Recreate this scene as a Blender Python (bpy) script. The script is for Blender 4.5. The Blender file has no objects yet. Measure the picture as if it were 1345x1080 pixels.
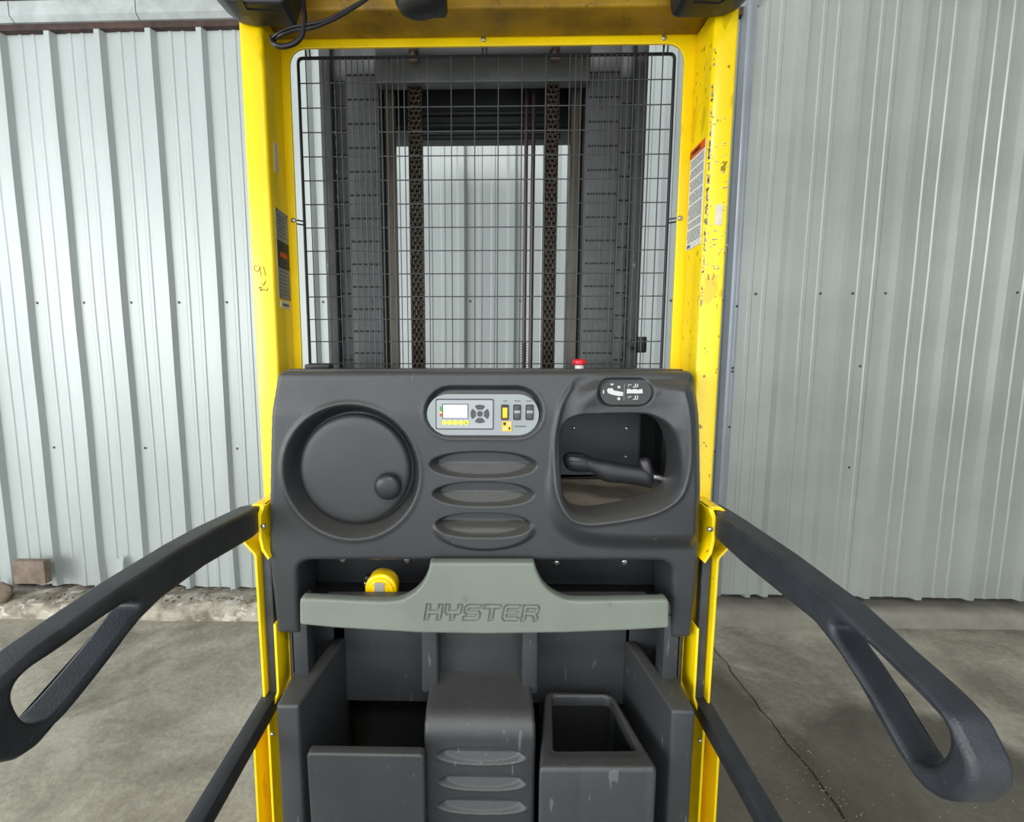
import bpy, math, random
import numpy as np
from mathutils import Vector, Matrix
random.seed(7); np.random.seed(7)
C = bpy.context.scene.collection
SC = bpy.context.scene

# ------------------------------------------------------------------ camera
F, CX, CY, CAMH = 620.0, 626.0, 540.0, 1.55
PSI, TH = math.radians(1.1), math.radians(6.5)
FW = Vector((-math.sin(PSI)*math.cos(TH), math.cos(PSI)*math.cos(TH), -math.sin(TH)))
RT = Vector((math.cos(PSI), math.sin(PSI), 0))
UP = RT.cross(FW)
cd = bpy.data.cameras.new('camera'); cam = bpy.data.objects.new('camera', cd); C.objects.link(cam)
cam.matrix_world = Matrix.Translation((0, 0, CAMH)) @ Matrix((RT, UP, -FW)).transposed().to_4x4()
cd.sensor_width = 36; cd.lens = F/1345*36; cd.shift_x = (672.5-CX)/1345; cd.shift_y = 0
cd.clip_start = 0.02
SC.camera = cam
# ------------------------------------------------------------------ light and exposure
w = bpy.data.worlds.new('overcast_sky'); SC.world = w; w.use_nodes = True
bg = w.node_tree.nodes['Background']
bg.inputs[0].default_value = (0.88, 0.95, 1.0, 1); bg.inputs[1].default_value = 2.1
def area(name, loc, target, sx, sy, power, col):
    l = bpy.data.lights.new(name, 'AREA'); l.shape = 'RECTANGLE'; l.size = sx; l.size_y = sy
    l.energy = power; l.color = col
    o = bpy.data.objects.new(name, l); C.objects.link(o); o.location = loc
    o.rotation_euler = (Vector(target)-Vector(loc)).to_track_quat('-Z', 'Y').to_euler()
    return o
area('daylight_from_open_bay', (-6.2, -4.2, 2.6), (0.5, 1.6, 0.9), 5.0, 3.0, 360, (1.0, 0.985, 0.95))
area('overhead_highlight_light', (0.2, -2.4, 4.3), (0.0, 1.2, 1.0), 2.2, .5, 95, (1.0, 0.99, 0.97))  # unseen light added overhead to bring out the console edge highlights
SC.view_settings.view_transform = 'Standard'; SC.view_settings.look = 'None'
SC.view_settings.gamma = 1; SC.view_settings.use_curve_mapping = False
SC.view_settings.exposure = 0.06

def ray(px, py): return FW + RT*((px-CX)/F) - UP*((py-CY)/F)
def PY(px, py, Y):
    d = ray(px, py); k = Y/d.y; return Vector((d.x*k, Y, CAMH+d.z*k))
def PZ(px, py, Z):
    d = ray(px, py); k = (Z-CAMH)/d.z; return Vector((d.x*k, d.y*k, Z))
def PX(px, py, X):
    d = ray(px, py); k = X/d.x; return Vector((X, d.y*k, CAMH+d.z*k))

# ------------------------------------------------------------------ materials
def lin(c): return tuple(((v/255)/12.92 if v/255 <= .04045 else ((v/255+.055)/1.055)**2.4) for v in c)
def mat(name, col, rough=.5, metal=0., var=.0, vscale=8, bump=0., bscale=400, spec=.5, col2=None, stretch=(1, 1, 1),
        coat=0., chips=None, dust=0., lo=.35, hi=.65, detail=6):
    m = bpy.data.materials.new(name); m.use_nodes = True
    nt = m.node_tree; N = nt.nodes; L = nt.links; b = N['Principled BSDF']
    c = lin(col); b.inputs['Base Color'].default_value = (*c, 1)
    b.inputs['Roughness'].default_value = rough; b.inputs['Metallic'].default_value = metal
    b.inputs['Specular IOR Level'].default_value = spec
    if coat: b.inputs['Coat Weight'].default_value = coat; b.inputs['Coat Roughness'].default_value = .12
    tc = N.new('ShaderNodeTexCoord'); mp = N.new('ShaderNodeMapping'); mp.inputs['Scale'].default_value = stretch
    L.new(tc.outputs['Object'], mp.inputs[0])
    out = None
    if var or col2:
        n = N.new('ShaderNodeTexNoise'); n.inputs['Scale'].default_value = vscale; n.inputs['Detail'].default_value = detail
        n.inputs['Roughness'].default_value = .6; L.new(mp.outputs[0], n.inputs['Vector'])
        r = N.new('ShaderNodeValToRGB'); L.new(n.outputs['Fac'], r.inputs[0])
        r.color_ramp.elements[0].position = lo; r.color_ramp.elements[1].position = hi
        a = tuple(v*(1-var) for v in c) if not col2 else lin(col2)
        bb = tuple(min(1, v*(1+var)) for v in c)
        r.color_ramp.elements[0].color = (*a, 1); r.color_ramp.elements[1].color = (*bb, 1)
        out = r.outputs[0]
    if chips:
        prev = out
        for (ccol, cscale, thr, amt, cst) in chips:
            n = N.new('ShaderNodeTexNoise'); n.inputs['Scale'].default_value = cscale; n.inputs['Detail'].default_value = 4
            mp2 = N.new('ShaderNodeMapping'); mp2.inputs['Scale'].default_value = cst
            L.new(tc.outputs['Object'], mp2.inputs[0]); L.new(mp2.outputs[0], n.inputs['Vector'])
            mr = N.new('ShaderNodeMapRange'); mr.inputs[1].default_value = thr; mr.inputs[2].default_value = thr+.02
            mr.inputs[4].default_value = amt; L.new(n.outputs['Fac'], mr.inputs[0])
            mx = N.new('ShaderNodeMix'); mx.data_type = 'RGBA'; L.new(mr.outputs[0], mx.inputs[0])
            if prev: L.new(prev, mx.inputs[6])
            else: mx.inputs[6].default_value = (*c, 1)
            mx.inputs[7].default_value = (*lin(ccol), 1); prev = mx.outputs[2]
        out = prev
    if dust:
        ge = N.new('ShaderNodeNewGeometry'); sp_ = N.new('ShaderNodeSeparateXYZ'); L.new(ge.outputs['Normal'], sp_.inputs[0])
        mr = N.new('ShaderNodeMapRange'); mr.inputs[1].default_value = .25; mr.inputs[2].default_value = .95; mr.inputs[4].default_value = dust
        L.new(sp_.outputs[2], mr.inputs[0])
        mx = N.new('ShaderNodeMix'); mx.data_type = 'RGBA'; L.new(mr.outputs[0], mx.inputs[0]); L.new(out, mx.inputs[6])
        mx.inputs[7].default_value = (*lin((100, 95, 86)), 1); out = mx.outputs[2]
    if out: L.new(out, b.inputs['Base Color'])
    if bump:
        n = N.new('ShaderNodeTexNoise'); n.inputs['Scale'].default_value = bscale; n.inputs['Detail'].default_value = 3
        L.new(mp.outputs[0], n.inputs['Vector'])
        bm = N.new('ShaderNodeBump'); bm.inputs['Strength'].default_value = bump; bm.inputs['Distance'].default_value = .002
        L.new(n.outputs['Fac'], bm.inputs['Height']); L.new(bm.outputs[0], b.inputs['Normal'])
    return m
def emis(name, col, s):
    m = mat(name, col, .3); b = m.node_tree.nodes['Principled BSDF']
    b.inputs['Emission Color'].default_value = (*lin(col), 1); b.inputs['Emission Strength'].default_value = s
    return m
M = {}
PL = dict(var=.08, vscale=9, bump=.35, bscale=700)
M['console'] = mat('charcoal_moulded_plastic', (52, 54, 56), .30, dust=.35, chips=[((120, 120, 118), 60, .72, .35, (1, 1, .25))], **PL)
M['bin'] = mat('scuffed_charcoal_plastic', (56, 58, 60), .36, dust=.22, chips=[((125, 125, 124), 70, .68, .35, (1, 1, .2))], **PL)
M['dusty'] = mat('dusty_charcoal_plastic', (108, 100, 86), .7, var=.25, vscale=14, bump=.3, bscale=500)
M['void'] = mat('black_depth_shade', (9, 9, 10), .7)  # near-black in place of the deep shade inside the bins
M['clip'] = mat('satin_belt_clip_steel', (176, 172, 166), .35, .3)
M['black'] = mat('black_plastic', (22, 23, 25), .45, bump=.2, bscale=600)
M['dial'] = mat('dark_grey_plastic_disc', (52, 54, 55), .38, var=.06, vscale=12, bump=.25, bscale=900)
M['grip'] = mat('black_rubber_grip', (34, 35, 38), .38, bump=.15, bscale=900)
M['arm'] = mat('black_textured_gate_arm', (46, 49, 54), .45, var=.2, vscale=20, bump=.3, bscale=420,
               chips=[((92, 94, 98), 160, .70, .5, (1, .35, 1))])
M['handle'] = mat('grey_green_plastic', (117, 123, 113), .5, var=.05, vscale=10, bump=.2, bscale=900,
                  chips=[((92, 96, 90), 22, .70, .4, (1, 1, .6))])
YE = (250, 214, 6)
M['yellow'] = mat('yellow_painted_steel', YE, .32, var=.05, vscale=5, coat=.3,
                  chips=[((70, 60, 20), 60, .74, .8, (1, 1, 1)), ((196, 160, 12), 9, .64, .5, (1, 1, .5))])
M['yellow_worn'] = mat('worn_yellow_painted_steel', YE, .30, var=.06, vscale=6, coat=.35,
                  chips=[((60, 52, 24), 75, .66, .75, (.9, 1, .6)), ((190, 150, 10), 14, .62, .5, (1, 1, .5)), ((168, 164, 140), 110, .70, .8, (1, 1, 1))])
M['yellow_grime_shade'] = mat('grimy_shade_toned_yellow_steel', (156, 120, 12), .55, var=.12, vscale=7, col2=(96, 72, 14), lo=.3, hi=.6,
                  chips=[((88, 68, 26), 55, .66, .6, (1, 1, 1))])  # grime tone, darkened further to carry the beam's shade
M['bare'] = mat('bare_chipped_steel', (158, 154, 136), .5, .0, var=.3, vscale=120)
M['wire'] = mat('grey_coated_wire', (70, 72, 72), .5, .3)
M['wire_dark'] = mat('dark_steel_wire', (28, 30, 36), .45, .4)
M['mast'] = mat('dark_grey_mast_steel', (64, 66, 68), .55, .25, var=.22, vscale=16, bump=.4, bscale=120,
                chips=[((150, 150, 148), 55, .69, .6, (1, 1, .4))])
M['mast_light'] = mat('grey_mast_plate_steel', (82, 84, 85), .5, .25, var=.16, vscale=12, bump=.3, bscale=150,
                chips=[((60, 60, 60), 60, .66, .6, (1, 1, .8))])
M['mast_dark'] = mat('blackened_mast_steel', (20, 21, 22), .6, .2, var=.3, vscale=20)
M['rail'] = mat('brown_greased_rail_steel', (86, 80, 70), .4, .5, var=.3, vscale=30, stretch=(1, 1, .15))
M['chain'] = mat('oily_chain_steel', (58, 50, 42), .42, .6, var=.45, vscale=90)
M['hose'] = mat('dark_brown_hose', (50, 38, 34), .4)
M['chrome'] = mat('polished_steel', (190, 190, 186), .22, 1., var=.1, vscale=40)
M['bolt'] = mat('zinc_bolt_steel', (190, 188, 182), .3, .9)
M['brass'] = mat('brass_fitting', (168, 122, 52), .35, .8)
M['plate'] = mat('silver_grey_display_panel', (146, 151, 152), .35, .1, var=.04, vscale=20)
M['plate_light'] = mat('light_grey_display_face', (160, 164, 166), .35)
M['outline'] = mat('dark_printed_outline', (44, 48, 56), .5)
M['lcd'] = emis('white_display_screen', (240, 244, 250), .55)
M['icon_yellow'] = mat('yellow_printed_icons', (222, 226, 40), .4)
M['icon_white'] = mat('white_print', (196, 196, 194), .5)
M['button'] = mat('dark_rubber_button', (70, 72, 76), .5)
M['rocker_yellow'] = mat('amber_rocker_switch', (250, 190, 10), .35)
M['led_green'] = mat('green_level_bar', (70, 150, 90), .4)
M['led_yellow'] = mat('yellow_level_bar', (240, 226, 60), .4)
M['led_red'] = mat('red_level_bar', (196, 60, 60), .4)
M['red'] = mat('red_button_plastic', (205, 22, 40), .35)
M['label_plate'] = mat('printed_metal_plate', (140, 144, 138), .45, .2, var=.12, vscale=60)
M['label_dark'] = mat('black_label_print', (38, 38, 38), .5)
M['label_orange'] = mat('orange_label_print', (214, 86, 30), .5)
M['label_white'] = mat('white_label_paper', (214, 216, 214), .5, var=.06, vscale=50)
M['label_text'] = mat('grey_label_text', (96, 100, 104), .6)
M['label_blue'] = mat('blue_ink_print', (70, 90, 170), .6)
M['worn_patch'] = mat('torn_sticker_residue', (206, 196, 180), .6, var=.1, vscale=60)
M['marker'] = mat('dark_marker_ink', (80, 66, 16), .6)
M['tape_yellow'] = mat('glossy_yellow_tape_case', (255, 208, 0), .22, coat=.5)
M['sheet'] = mat('pale_galvanised_wall_sheet', (168, 175, 173), .42, .15, var=.07, vscale=2.2, stretch=(1, 1, .35), bump=.25, bscale=6,
                 chips=[((120, 118, 108), 90, .76, .6, (1, 1, 1))])
M['door'] = mat('grey_galvanised_door_sheet', (172, 176, 170), .38, .25, var=.10, vscale=1.6, stretch=(.5, 1, .8), bump=.2, bscale=6,
                 chips=[((96, 94, 88), 100, .77, .6, (1, 1, 1))])
M['flashing'] = mat('galvanised_flashing', (176, 182, 180), .4, .3, var=.14, vscale=9)
M['rust'] = mat('rusty_purlin_steel', (64, 46, 40), .8, var=.4, vscale=12)
M['screw'] = mat('dark_wall_screw', (92, 92, 90), .5, .5)
M['dirtyboard'] = mat('weathered_brown_board', (118, 104, 92), .8, var=.25, vscale=14)
M['roof'] = mat('grey_roof_sheet', (120, 124, 124), .6)
M['cable'] = mat('black_cable_rubber', (20, 16, 20), .5)
M['housing'] = mat('black_housing_plastic', (30, 31, 32), .45)

def floor_mat():
    m = bpy.data.materials.new('worn_concrete'); m.use_nodes = True
    nt = m.node_tree; N = nt.nodes; L = nt.links; b = N['Principled BSDF']
    tc = N.new('ShaderNodeTexCoord')
    def noise(sc, det=8, st=(1, 1, 1), dist=0.):
        mp = N.new('ShaderNodeMapping'); mp.inputs['Scale'].default_value = st; L.new(tc.outputs['Object'], mp.inputs[0])
        n = N.new('ShaderNodeTexNoise'); n.inputs['Scale'].default_value = sc; n.inputs['Detail'].default_value = det
        n.inputs['Roughness'].default_value = .62; n.inputs['Distortion'].default_value = dist
        L.new(mp.outputs[0], n.inputs['Vector']); return n.outputs['Fac']
    def ramp(src, stops):
        r = N.new('ShaderNodeValToRGB'); L.new(src, r.inputs[0]); e = r.color_ramp.elements
        while len(e) < len(stops): e.new(.5)
        for i, (p, c) in enumerate(stops): e[i].position = p; e[i].color = (*c, 1)
        return r.outputs[0]
    def mix(a, bb, f, mode='MIX'):
        x = N.new('ShaderNodeMix'); x.data_type = 'RGBA'; x.blend_type = mode
        if isinstance(f, float): x.inputs[0].default_value = f
        else: L.new(f, x.inputs[0])
        for s, v in ((6, a), (7, bb)):
            if isinstance(v, tuple): x.inputs[s].default_value = (*v, 1)
            else: L.new(v, x.inputs[s])
        return x.outputs[2]
    base = ramp(noise(1.7, 10, dist=.4), [(.38, lin((134, 128, 113))), (.5, lin((166, 159, 143))), (.62, lin((190, 184, 168)))])
    fine = ramp(noise(38, 8), [(.35, (.82, .82, .82)), (.65, (1.08, 1.08, 1.08))])
    c = mix(base, fine, 1.0, 'MULTIPLY')
    pale = ramp(noise(3.1, 6, (1, 1.6, 1), 1.2), [(.56, (0, 0, 0)), (.70, (1, 1, 1))])
    pm = N.new('ShaderNodeMath'); pm.operation = 'MULTIPLY'; pm.inputs[1].default_value = .5; L.new(pale, pm.inputs[0])
    c = mix(c, lin((176, 174, 165)), pm.outputs[0])
    dark = ramp(noise(2.3, 5, (1, .8, 1), 1.5), [(.56, (0, 0, 0)), (.66, (1, 1, 1))])
    dm = N.new('ShaderNodeMath'); dm.operation = 'MULTIPLY'; dm.inputs[1].default_value = .4; L.new(dark, dm.inputs[0])
    c = mix(c, lin((92, 86, 74)), dm.outputs[0])
    # a damp, oily stain with an outline of its own beside the machine (world x about 1.35, y about 1.7)
    sx = N.new('ShaderNodeSeparateXYZ'); L.new(tc.outputs['Object'], sx.inputs[0])
    def blob(cx, cy, rx, ry, soft, nsc):
        def lin_(o, c0, r):
            a = N.new('ShaderNodeMath'); a.operation = 'SUBTRACT'; L.new(sx.outputs[o], a.inputs[0]); a.inputs[1].default_value = c0
            d = N.new('ShaderNodeMath'); d.operation = 'DIVIDE'; L.new(a.outputs[0], d.inputs[0]); d.inputs[1].default_value = r
            p = N.new('ShaderNodeMath'); p.operation = 'POWER'; L.new(d.outputs[0], p.inputs[0]); p.inputs[1].default_value = 2; return p.outputs[0]
        s = N.new('ShaderNodeMath'); s.operation = 'ADD'; L.new(lin_(0, cx, rx), s.inputs[0]); L.new(lin_(1, cy, ry), s.inputs[1])
        n = N.new('ShaderNodeMath'); n.operation = 'MULTIPLY_ADD'; L.new(noise(nsc, 5), n.inputs[0]); n.inputs[1].default_value = .9; L.new(s.outputs[0], n.inputs[2])
        r = N.new('ShaderNodeMapRange'); r.inputs[1].default_value = 1.45-soft; r.inputs[2].default_value = 1.45+soft
        r.inputs[3].default_value = 1; r.inputs[4].default_value = 0; L.new(n.outputs[0], r.inputs[0]); return r.outputs[0]
    s1 = blob(1.66, 1.58, .50, .42, .22, 5)
    k = N.new('ShaderNodeMath'); k.operation = 'MULTIPLY'; k.inputs[1].default_value = .8; L.new(s1, k.inputs[0])
    c = mix(c, lin((72, 70, 60)), k.outputs[0])
    s2 = blob(.80, 1.45, .52, 1.05, .2, 4)
    k = N.new('ShaderNodeMath'); k.operation = 'MULTIPLY'; k.inputs[1].default_value = .8; L.new(s2, k.inputs[0])
    c = mix(c, lin((80, 74, 60)), k.outputs[0])
    L.new(c, b.inputs['Base Color']); b.inputs['Roughness'].default_value = .75
    bm = N.new('ShaderNodeBump'); bm.inputs['Strength'].default_value = .5; bm.inputs['Distance'].default_value = .004
    L.new(noise(60, 8), bm.inputs['Height']); L.new(bm.outputs[0], b.inputs['Normal'])
    return m
M['floor'] = floor_mat()
M['curb'] = mat('rough_pale_concrete', (158, 152, 138), .9, var=.3, vscale=9, bump=1., bscale=60, col2=(116, 108, 94), lo=.38, hi=.6,
                chips=[((206, 202, 192), 14, .60, .7, (1, 1, 2))])

# ------------------------------------------------------------------ object helpers
def tag(o, label=None, cat=None, group=None, kind=None):
    if label: o['label'] = label
    if cat: o['category'] = cat
    if group: o['group'] = group
    if kind: o['kind'] = kind
    return o
def empty(name, loc=(0, 0, 0), rz=0):
    o = bpy.data.objects.new(name, None); C.objects.link(o); o.location = loc; o.rotation_euler = (0, 0, rz)
    o.empty_display_size = .1; return o
def link(name, me, m, parent=None):
    o = bpy.data.objects.new(name, me); C.objects.link(o)
    if m is not None and not me.materials: me.materials.append(m)
    if parent is not None:
        o.parent = parent
        pm = Matrix.Identity(4); p = parent
        while p is not None: pm = p.matrix_basis @ pm; p = p.parent
        # geometry is authored in world space: undo the parents' transform
        o.matrix_parent_inverse = Matrix.Identity(4)
        if pm != Matrix.Identity(4): me.transform(pm.inverted())
    return o
def smooth(me, on=True, ang=None):
    me.polygons.foreach_set('use_smooth', [on]*len(me.polygons))
    if on and ang is not None:
        try: me.set_sharp_from_angle(angle=math.radians(ang))
        except Exception: pass
def raw(name, verts, faces, m, parent=None, sm=False, ang=35):
    me = bpy.data.meshes.new(name); me.from_pydata([tuple(v) for v in verts], [], faces); me.update()
    if sm: smooth(me, True, ang)
    return link(name, me, m, parent)
class MB:
    def __init__(s): s.v = []; s.f = []
    def add(s, vs, fs):
        n = len(s.v); s.v += [tuple(v) for v in vs]; s.f += [tuple(i+n for i in f) for f in fs]; return s
    def box(s, x0, x1, y0, y1, z0, z1):
        return s.add([(x0, y0, z0), (x1, y0, z0), (x1, y1, z0), (x0, y1, z0), (x0, y0, z1), (x1, y0, z1), (x1, y1, z1), (x0, y1, z1)],
                     [(3, 2, 1, 0), (4, 5, 6, 7), (0, 1, 5, 4), (1, 2, 6, 5), (2, 3, 7, 6), (3, 0, 4, 7)])
    def tube(s, path, r, n=8, cap=True):
        path = [Vector(p) for p in path]; rs = r if isinstance(r, (list, tuple)) else [r]*len(path)
        vs = []; nrm = None
        for i, p in enumerate(path):
            t = (path[min(i+1, len(path)-1)]-path[max(i-1, 0)]).normalized()
            if nrm is None:
                nrm = t.orthogonal().normalized()
            nrm = (nrm - t*nrm.dot(t)).normalized(); bn = t.cross(nrm)
            for k in range(n):
                a = 2*math.pi*k/n; vs.append(p + (nrm*math.cos(a)+bn*math.sin(a))*rs[i])
        fs = [(i*n+k, i*n+(k+1) % n, (i+1)*n+(k+1) % n, (i+1)*n+k) for i in range(len(path)-1) for k in range(n)]
        if cap: fs += [tuple(range(n))[::-1], tuple((len(path)-1)*n+k for k in range(n))]
        return s.add(vs, fs)
    def prism(s, poly, axis, a0, a1):
        """poly: 2-D points; axis 'x': (y,z), 'y': (x,z), 'z': (x,y)"""
        def P(p, a): return {'x': (a, p[0], p[1]), 'y': (p[0], a, p[1]), 'z': (p[0], p[1], a)}[axis]
        n = len(poly); vs = [P(p, a0) for p in poly]+[P(p, a1) for p in poly]
        fs = [tuple(range(n)), tuple(range(2*n-1, n-1, -1))]+[(i, i+n, (i+1) % n+n, (i+1) % n) for i in range(n)]
        return s.add(vs, fs)
    def build(s, name, m, parent=None, bevel=0, seg=2, sm=True, ang=35):
        import bmesh
        me = bpy.data.meshes.new(name); me.from_pydata(s.v, [], s.f); me.update()
        bm = bmesh.new(); bm.from_mesh(me)
        bmesh.ops.recalc_face_normals(bm, faces=bm.faces)
        if bevel:
            es = [e for e in bm.edges if len(e.link_faces) == 2 and e.calc_face_angle(0) > math.radians(25)]
            bmesh.ops.bevel(bm, geom=es, offset=bevel, segments=seg, profile=.5, affect='EDGES', clamp_overlap=True)
        bm.to_mesh(me); bm.free()
        if sm: smooth(me, True, ang)
        return link(name, me, m, parent)
def catmull(pts, per=6, closed=False):
    pts = [Vector(p) for p in pts]; n = len(pts); out = []
    rng = range(n) if closed else range(n-1)
    for i in rng:
        g = (lambda k: pts[k % n]) if closed else (lambda k: pts[max(0, min(n-1, k))])
        p0, p1, p2, p3 = g(i-1), g(i), g(i+1), g(i+2)
        for j in range(per):
            t = j/per
            out.append(.5*((2*p1)+(p2-p0)*t+(2*p0-5*p1+4*p2-p3)*t*t+(3*p1-p0-3*p2+p3)*t**3))
    if not closed: out.append(pts[-1])
    return out
def fillet(poly, r, seg=6):
    out = []; n = len(poly); rs = r if isinstance(r, (list, tuple)) else [r]*n
    for i in range(n):
        p = Vector(poly[i]); a = Vector(poly[i-1]); b = Vector(poly[(i+1) % n]); rr = rs[i]
        if rr <= 0: out.append(tuple(p)); continue
        u = (a-p).normalized(); v = (b-p).normalized()
        ang = u.angle(v)
        if ang > 3.1: out.append(tuple(p)); continue
        t = min(rr/math.tan(ang/2), (a-p).length*.48, (b-p).length*.48)
        p1 = p+u*t; p2 = p+v*t
        for k in range(seg+1):
            s = k/seg; q = p1*(1-s)**2+p*2*s*(1-s)+p2*s*s; out.append(tuple(q))
    return out
def circ(cx, cy, r, n=32, ry=None):
    return [(cx+r*math.cos(2*math.pi*k/n), cy+(ry or r)*math.sin(2*math.pi*k/n)) for k in range(n)]
def stadium(x0, x1, y0, y1, n=10):
    r = (y1-y0)/2; cy = (y0+y1)/2; out = []
    for k in range(n+1):
        a = -math.pi/2+math.pi*k/n; out.append((x1-r+r*math.cos(a), cy+r*math.sin(a)))
    for k in range(n+1):
        a = math.pi/2+math.pi*k/n; out.append((x0+r+r*math.cos(a), cy+r*math.sin(a)))
    return out
AX = {'y': Matrix(((1, 0, 0), (0, 0, -1), (0, 1, 0))),      # local (u,v,w)->(x=u, z=v, y=-w): faces the camera
      'z': Matrix.Identity(3),
      'x': Matrix(((0, 0, 1), (1, 0, 0), (0, 1, 0))),       # (u,v,w)->(y=u,z=v,x=w)
      '-x': Matrix(((0, 0, -1), (-1, 0, 0), (0, 1, 0)))}    # u -> -y
def curve_mesh(cu):
    o = bpy.data.objects.new('tmp', cu); C.objects.link(o)
    dg = bpy.context.evaluated_depsgraph_get(); dg.update()
    me = bpy.data.meshes.new_from_object(o.evaluated_get(dg))
    bpy.data.objects.remove(o); bpy.data.curves.remove(cu); return me
def shape(name, loops, pos, thick, m, parent=None, axis='y', bevel=0., res=2, ang=40):
    """flat outline (with holes) given real thickness; pos = coordinate of its mid plane along the axis"""
    cu = bpy.data.curves.new(name, 'CURVE'); cu.dimensions = '2D'; cu.fill_mode = 'BOTH'
    for lp in loops:
        s = cu.splines.new('POLY'); s.points.add(len(lp)-1); s.use_cyclic_u = True
        for i, p in enumerate(lp): s.points[i].co = (p[0], p[1], 0, 1)
    cu.extrude = max(thick/2-bevel, 0.00005); cu.bevel_depth = bevel; cu.bevel_resolution = res
    if bevel: cu.offset = -bevel
    me = curve_mesh(cu); me.name = name
    R = AX[axis].to_4x4()
    T = {'y': Vector((0, pos, 0)), 'z': Vector((0, 0, pos)), 'x': Vector((pos, 0, 0)), '-x': Vector((pos, 0, 0))}[axis]
    me.transform(Matrix.Translation(T) @ R)
    me.materials.clear(); smooth(me, True, ang)
    return link(name, me, m, parent)
def text(name, body, size, loc, m, parent, axis='y', thick=.0006, width=None, shear=0.):
    cu = bpy.data.curves.new(name, 'FONT'); cu.body = body; cu.size = size; cu.extrude = thick/2
    cu.align_x = 'CENTER'; cu.align_y = 'CENTER'; cu.shear = shear
    me = curve_mesh(cu)
    if width and me.vertices:
        xs = [v.co.x for v in me.vertices]; k = width/(max(xs)-min(xs)); me.transform(Matrix.Diagonal((k, 1, 1, 1)))
    me.transform(Matrix.Translation(loc) @ AX[axis].to_4x4()); me.materials.clear(); me.name = name
    return link(name, me, m, parent)
def bolt(name, p, r, m, parent, axis='y', sgn=-1, h=.004):
    """round-headed screw with a socket, its head facing sgn along the axis"""
    mb = MB(); prof = [(0, .35), (.3, .35), (.38, 1.0), (.75, .9), (1.0, .45), (1.0, 0)]
    n = 14; vs = []; ex = {'x': 0, 'y': 1, 'z': 2}[axis]; oth = [i for i in range(3) if i != ex]
    for (rr, hh) in prof:
        for k in range(n):
            a = 2*math.pi*k/n; v = [0, 0, 0]; v[ex] = p[ex]+sgn*h*hh
            v[oth[0]] = p[oth[0]]+r*max(rr, .01)*math.cos(a); v[oth[1]] = p[oth[1]]+r*max(rr, .01)*math.sin(a); vs.append(v)
    fs = [(i*n+k, i*n+(k+1) % n, (i+1)*n+(k+1) % n, (i+1)*n+k) for i in range(len(prof)-1) for k in range(n)]
    fs.append(tuple(range(n))); fs.append(tuple(range((len(prof)-1)*n, len(prof)*n)))
    mb.add(vs, fs); return mb.build(name, m, parent, ang=50)

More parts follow.
